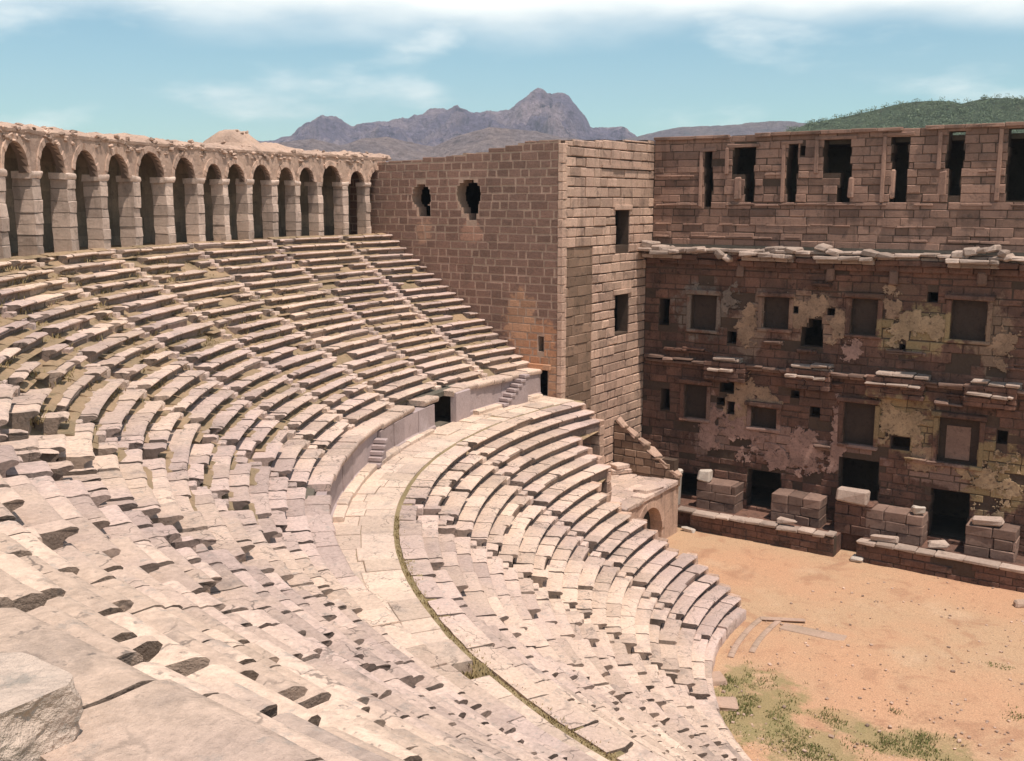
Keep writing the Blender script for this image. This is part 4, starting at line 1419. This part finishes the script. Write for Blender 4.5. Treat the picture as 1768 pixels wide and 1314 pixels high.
for _ in range(1800):                                           # between the broken upper rows
    a = r_.uniform(189, 236)
    k = r_.randrange(9, 20)
    if mn.noise(Vector((a * .3, k * .45, 2))) < .02:
        continue
    rr = R_UP0 + k * T_UP + r_.uniform(.05, .3)
    z = Z_UP0 + (rr - R_UP0 - .12) / T_UP * H_UP
    tuft(gd, rr * math.cos(R(a)), rr * math.sin(R(a)), z, r_.uniform(.08, .24), r_, 4, .16)
for (px, py, z, n_, s) in ((40, 1290, 18.3, 60, .16), (120, 1270, 18.2, 40, .14), (790, 1312, 13.4, 26, .16), (1062, 1310, 4.8, 40, .35), (200, 1300, 18.0, 30, .08), (400, 1275, 17.7, 10, .1), (10, 1240, 18.4, 40, .2)):
    c = at(px, py, z)
    for _ in range(n_):
        tuft(gd, c.x + r_.gauss(0, .28), c.y + r_.gauss(0, .28), z, s * r_.uniform(.5, 1.2), r_, 5, .08)
kind(gd.build('dry_weeds', M['dry'], recalc=False), 'stuff')


# ------------------------------------------------------------------ mountains and hills
def ridge(name, crest, dist, depth, mat, seed, rough, daz=.10, back=.6, nr=46, gul=.22, base=.0):
    """terrain whose crest follows (azimuth, elevation) at its own distance"""
    crest = sorted(crest)
    az0, az1 = crest[0][0], crest[-1][0]
    na = int((az1 - az0) / daz)
    vs, fs = [], []

    def el(a):
        for (p, q) in zip(crest[:-1], crest[1:]):
            if p[0] <= a <= q[0]:
                t = (a - p[0]) / (q[0] - p[0])
                return p[1] + (q[1] - p[1]) * t
        return crest[-1][1]
    for i in range(na + 1):
        a = az0 + (az1 - az0) * i / na
        H = CAM[2] + dist * math.tan(R(el(a)))
        for j in range(nr + 1):
            t = j / nr
            s = t / .72
            if s <= 1:
                d = dist - depth * (1 - s)
                f = s ** 1.25
            else:
                s2 = (t - .72) / .28
                d = dist + depth * back * s2
                f = 1 - s2 * .95
            x, y = CAM[0] + d * math.cos(R(a)), CAM[1] + d * math.sin(R(a))
            q = Vector((x, y, 0)) / depth
            nz = mn.ridged_multi_fractal(q * 3.2 + Vector((seed, 0, 0)), .9, 2.1, 6, 1.0, 2.0)
            fn = mn.fractal(q * 9 + Vector((0, seed, 0)), .75, 2.1, 6)
            e = min(1, max(0, s)) if s <= 1 else 1
            z = H * f - H * gul * max(0, (1.4 - nz)) * e * (1 - e) * 2.6 + (fn * 1.4 + (mn.ridged_multi_fractal(q * 11 + Vector((0, 0, seed)), .8, 2.2, 5, 1.0, 2.0) - 1.2) * .9) * rough * H * (.25 + .75 * e) * (1 - .6 * max(0, min(1, (e - .90) / .08)))
            vs.append((x, y, z if j not in (0, nr) else -1))
    for i in range(na):
        for j in range(nr):
            k = i * (nr + 1) + j
            fs.append((k, k + 1, k + nr + 2, k + nr + 1))
    mb = MB()
    mb.add(vs, fs, .5, False)
    return kind(mb.build(name, mat, recalc=False, autosmooth=False), 'structure')


MT = [(117.03, 3.3), (117.65, 3.71), (118.74, 3.93), (119.52, 4.02), (119.84, 4.63), (120.15, 4.93), (120.62, 5.44), (121.25, 5.74), (122.12, 5.92), (122.64, 5.77), (123.11, 5.45), (123.89, 5.0), (124.51, 4.79), (125.45, 4.78), (126.22, 4.93),
      (126.69, 5.14), (127.15, 4.99), (128.09, 4.89), (128.71, 4.62), (129.33, 4.25), (129.8, 4.37), (130.72, 4.27), (131.8, 4.05), (132.21, 3.81), (132.57, 3.98), (133.17, 4.3), (133.92, 4.41), (134.69, 4.1), (135.15, 3.74), (135.61, 3.35), (138.0, 3.1), (139.5, 2.9), (143, 2.2), (150, 1.6)]
ridge('mountain', MT, 2300, 900, M['mountain'], 3.7, .085, .05, nr=90, gul=.9)
FOOT = [(112, 2.2), (117, 2.8), (119.5, 3.2), (121, 3.35), (122.5, 3.75), (125, 3.9), (126.5, 3.5), (128, 2.9), (129, 3.05), (130.5, 3.35), (131.6, 3.3), (133, 2.9), (134.4, 3.25), (136, 3.05), (139, 2.6), (145, 2.0)]
ridge('foothill', FOOT, 1100, 350, M['foothill'], 9.1, .02, .08)
HB = [(98, 2.6), (103, 3.0), (105.72, 3.35), (107.46, 3.68), (108.19, 3.98), (108.93, 4.11), (110.1, 4.16), (111.28, 4.03), (112.47, 3.9), (113.68, 3.92), (114.89, 3.84), (116.26, 3.55), (117.5, 3.3), (119.5, 3.0), (122, 2.6)]
ridge('far_hill', HB, 2000, 700, M['hill_far'], 5.2, .03, .06)
HG = [(84, 4.4), (90, 4.7), (95, 4.75), (98.12, 4.85), (98.84, 5.0), (99.61, 5.0), (100.38, 4.86), (100.9, 4.74), (101.44, 4.9), (102.51, 4.9), (103.59, 4.83), (104.41, 4.7), (105.52, 4.42), (106.35, 4.28), (107.2, 4.12), (108.1, 3.95), (109.2, 3.6), (110.5, 2.9), (112.5, 1.4), (115, .9)]
GD = 620
ridge('wooded_hill', HG, GD, 240, M['hill_green'], 1.4, .012, .08)
# the wood on it: one mass of leaf clumps
wd = MB()
r_ = random.Random(4)
HGs = sorted(HG)


def elg(a):
    for (p, q) in zip(HGs[:-1], HGs[1:]):
        if p[0] <= a <= q[0]:
            return p[1] + (q[1] - p[1]) * (a - p[0]) / (q[0] - p[0])
    return 1.4


for _ in range(4200):
    a = r_.uniform(95, 111.5)
    s = r_.random() ** .6
    d = GD - 240 * (1 - s)
    H = CAM[2] + GD * math.tan(R(elg(a)))
    z = H * s ** 1.25
    ev = math.degrees(math.atan2(z + 4 - CAM[2], d))
    if ev < 3.2:
        continue
    x, y = CAM[0] + d * math.cos(R(a)), CAM[1] + d * math.sin(R(a))
    z -= .8
    sz = r_.uniform(.9, 2.2)
    t0 = r_.random()
    for k in range(34):
        v = Vector((r_.gauss(0, 1), r_.gauss(0, 1), r_.gauss(0, 1))).normalized() * sz * r_.uniform(.45, 1.0)
        c = Vector((x, y, z + sz * .8)) + Vector((v.x, v.y, v.z * .9))
        u = Vector((r_.gauss(0, 1), r_.gauss(0, 1), r_.gauss(0, 1))).normalized()
        w = u.cross(Vector((r_.gauss(0, 1), r_.gauss(0, 1), r_.gauss(0, 1)))).normalized()
        L = sz * r_.uniform(.10, .20)
        wd.add([tuple(c - u * L), tuple(c + w * L * .8), tuple(c + u * L), tuple(c - w * L * .8)], [(0, 1, 2, 3)], min(1, max(0, t0 * .6 + r_.random() * .4)))
kind(wd.build('woodland', M['leaf'], recalc=False), 'stuff')

# ------------------------------------------------------------------ the air between here and the mountains
hb = MB()
hb.box((-3400, -3400, -2.5), (3400, 3400, 420))
hm = bpy.data.materials.new('haze_air')
hm.use_nodes = True
hn = hm.node_tree
hn.nodes.remove(hn.nodes['Principled BSDF'])
pv = hn.nodes.new('ShaderNodeVolumePrincipled')
pv.inputs['Color'].default_value = (.80, .88, 1.0, 1)
pv.inputs['Density'].default_value = .00013
hn.links.new(pv.outputs[0], hn.nodes['Material Output'].inputs['Volume'])
kind(hb.build('haze', hm), 'stuff')

# ------------------------------------------------------------------ light and sky
SUN_EL, SUN_AZ = 71.0, -19.0          # azimuth from +x towards +y
S = Vector((math.cos(R(SUN_EL)) * math.cos(R(SUN_AZ)), math.cos(R(SUN_EL)) * math.sin(R(SUN_AZ)), math.sin(R(SUN_EL))))
sd = bpy.data.lights.new('sun', 'SUN')
sd.energy = 4.8
sd.angle = R(.53)
sd.color = (1.0, .90, .81)
so = bpy.data.objects.new('sun', sd)
COL.objects.link(so)
so.rotation_euler = S.to_track_quat('Z', 'Y').to_euler()
w = bpy.data.worlds.new("World")
scene.world = w
w.use_nodes = True
nt = w.node_tree
bg = nt.nodes['Background']
sky = nt.nodes.new('ShaderNodeTexSky')
sky.sky_type = 'NISHITA'
sky.sun_disc = False
sky.sun_elevation = R(SUN_EL)
sky.sun_rotation = math.atan2(S.x, S.y)
sky.air_density = 1.0
sky.dust_density = 0.4
sky.ozone_density = 2.0
bg.inputs['Strength'].default_value = .115


def wn(t, **k):
    x = nt.nodes.new(t)
    for a, b in k.items():
        setattr(x, a, b)
    return x


tc = wn('ShaderNodeTexCoord')
sep = wn('ShaderNodeSeparateXYZ')
nt.links.new(tc.outputs['Generated'], sep.inputs[0])


def wmath(op, a, b=0.0, c=False):
    x = wn('ShaderNodeMath', operation=op, use_clamp=c)
    for i, v in enumerate((a, b)):
        if isinstance(v, bpy.types.NodeSocket):
            nt.links.new(v, x.inputs[i])
        else:
            x.inputs[i].default_value = v
    return x.outputs[0]


def wramp(v, lo, hi):
    x = wn('ShaderNodeMapRange', interpolation_type='SMOOTHSTEP')
    nt.links.new(v, x.inputs['Value'])
    x.inputs['From Min'].default_value = lo
    x.inputs['From Max'].default_value = hi
    return x.outputs['Result']


mp = wn('ShaderNodeVectorMath', operation='MULTIPLY')
nt.links.new(tc.outputs['Generated'], mp.inputs[0])
mp.inputs[1].default_value = (1.0, 1.0, 3.2)
nz = wn('ShaderNodeTexNoise')
nz.inputs['Scale'].default_value = 4.2
nz.inputs['Detail'].default_value = 6
nz.inputs['Roughness'].default_value = .52
nt.links.new(mp.outputs[0], nz.inputs['Vector'])
puffs = wmath('MULTIPLY', wramp(nz.outputs['Fac'], .47, .66), .6)
nz2 = wn('ShaderNodeTexNoise')
nz2.inputs['Scale'].default_value = 3.0
nz2.inputs['Detail'].default_value = 5
nt.links.new(mp.outputs[0], nz2.inputs['Vector'])
glare_band = wramp(wmath('ADD', sep.outputs['Z'], wmath('MULTIPLY', wmath('SUBTRACT', nz2.outputs['Fac'], .5), .10)), .135, .185)  # white band of glare painted high in the sky
fade = wmath('SUBTRACT', 1.0, wramp(sep.outputs['Z'], .26, .45))
glare_band = wmath('MULTIPLY', glare_band, fade)
cl = wmath('MAXIMUM', puffs, glare_band)
cl = wmath('MULTIPLY', cl, wramp(sep.outputs['Z'], .0, .08))
tint = wn('ShaderNodeMix', data_type='RGBA', blend_type='MULTIPLY')
tint.inputs['Factor'].default_value = 1
nt.links.new(sky.outputs[0], tint.inputs['A'])
tint.inputs['B'].default_value = (.80, 1.08, 1.02, 1)
mx = wn('ShaderNodeMix', data_type='RGBA')
nt.links.new(cl, mx.inputs['Factor'])
nt.links.new(tint.outputs['Result'], mx.inputs['A'])
mx.inputs['B'].default_value = (11.0, 11.0, 10.4, 1)
nt.links.new(mx.outputs['Result'], bg.inputs['Color'])

scene.view_settings.view_transform = 'Standard'
scene.view_settings.look = 'None'
scene.view_settings.exposure = 0.08
scene.view_settings.gamma = 1.0
scene.cycles.max_bounces = 6
scene.cycles.diffuse_bounces = 2
scene.cycles.use_denoising = True
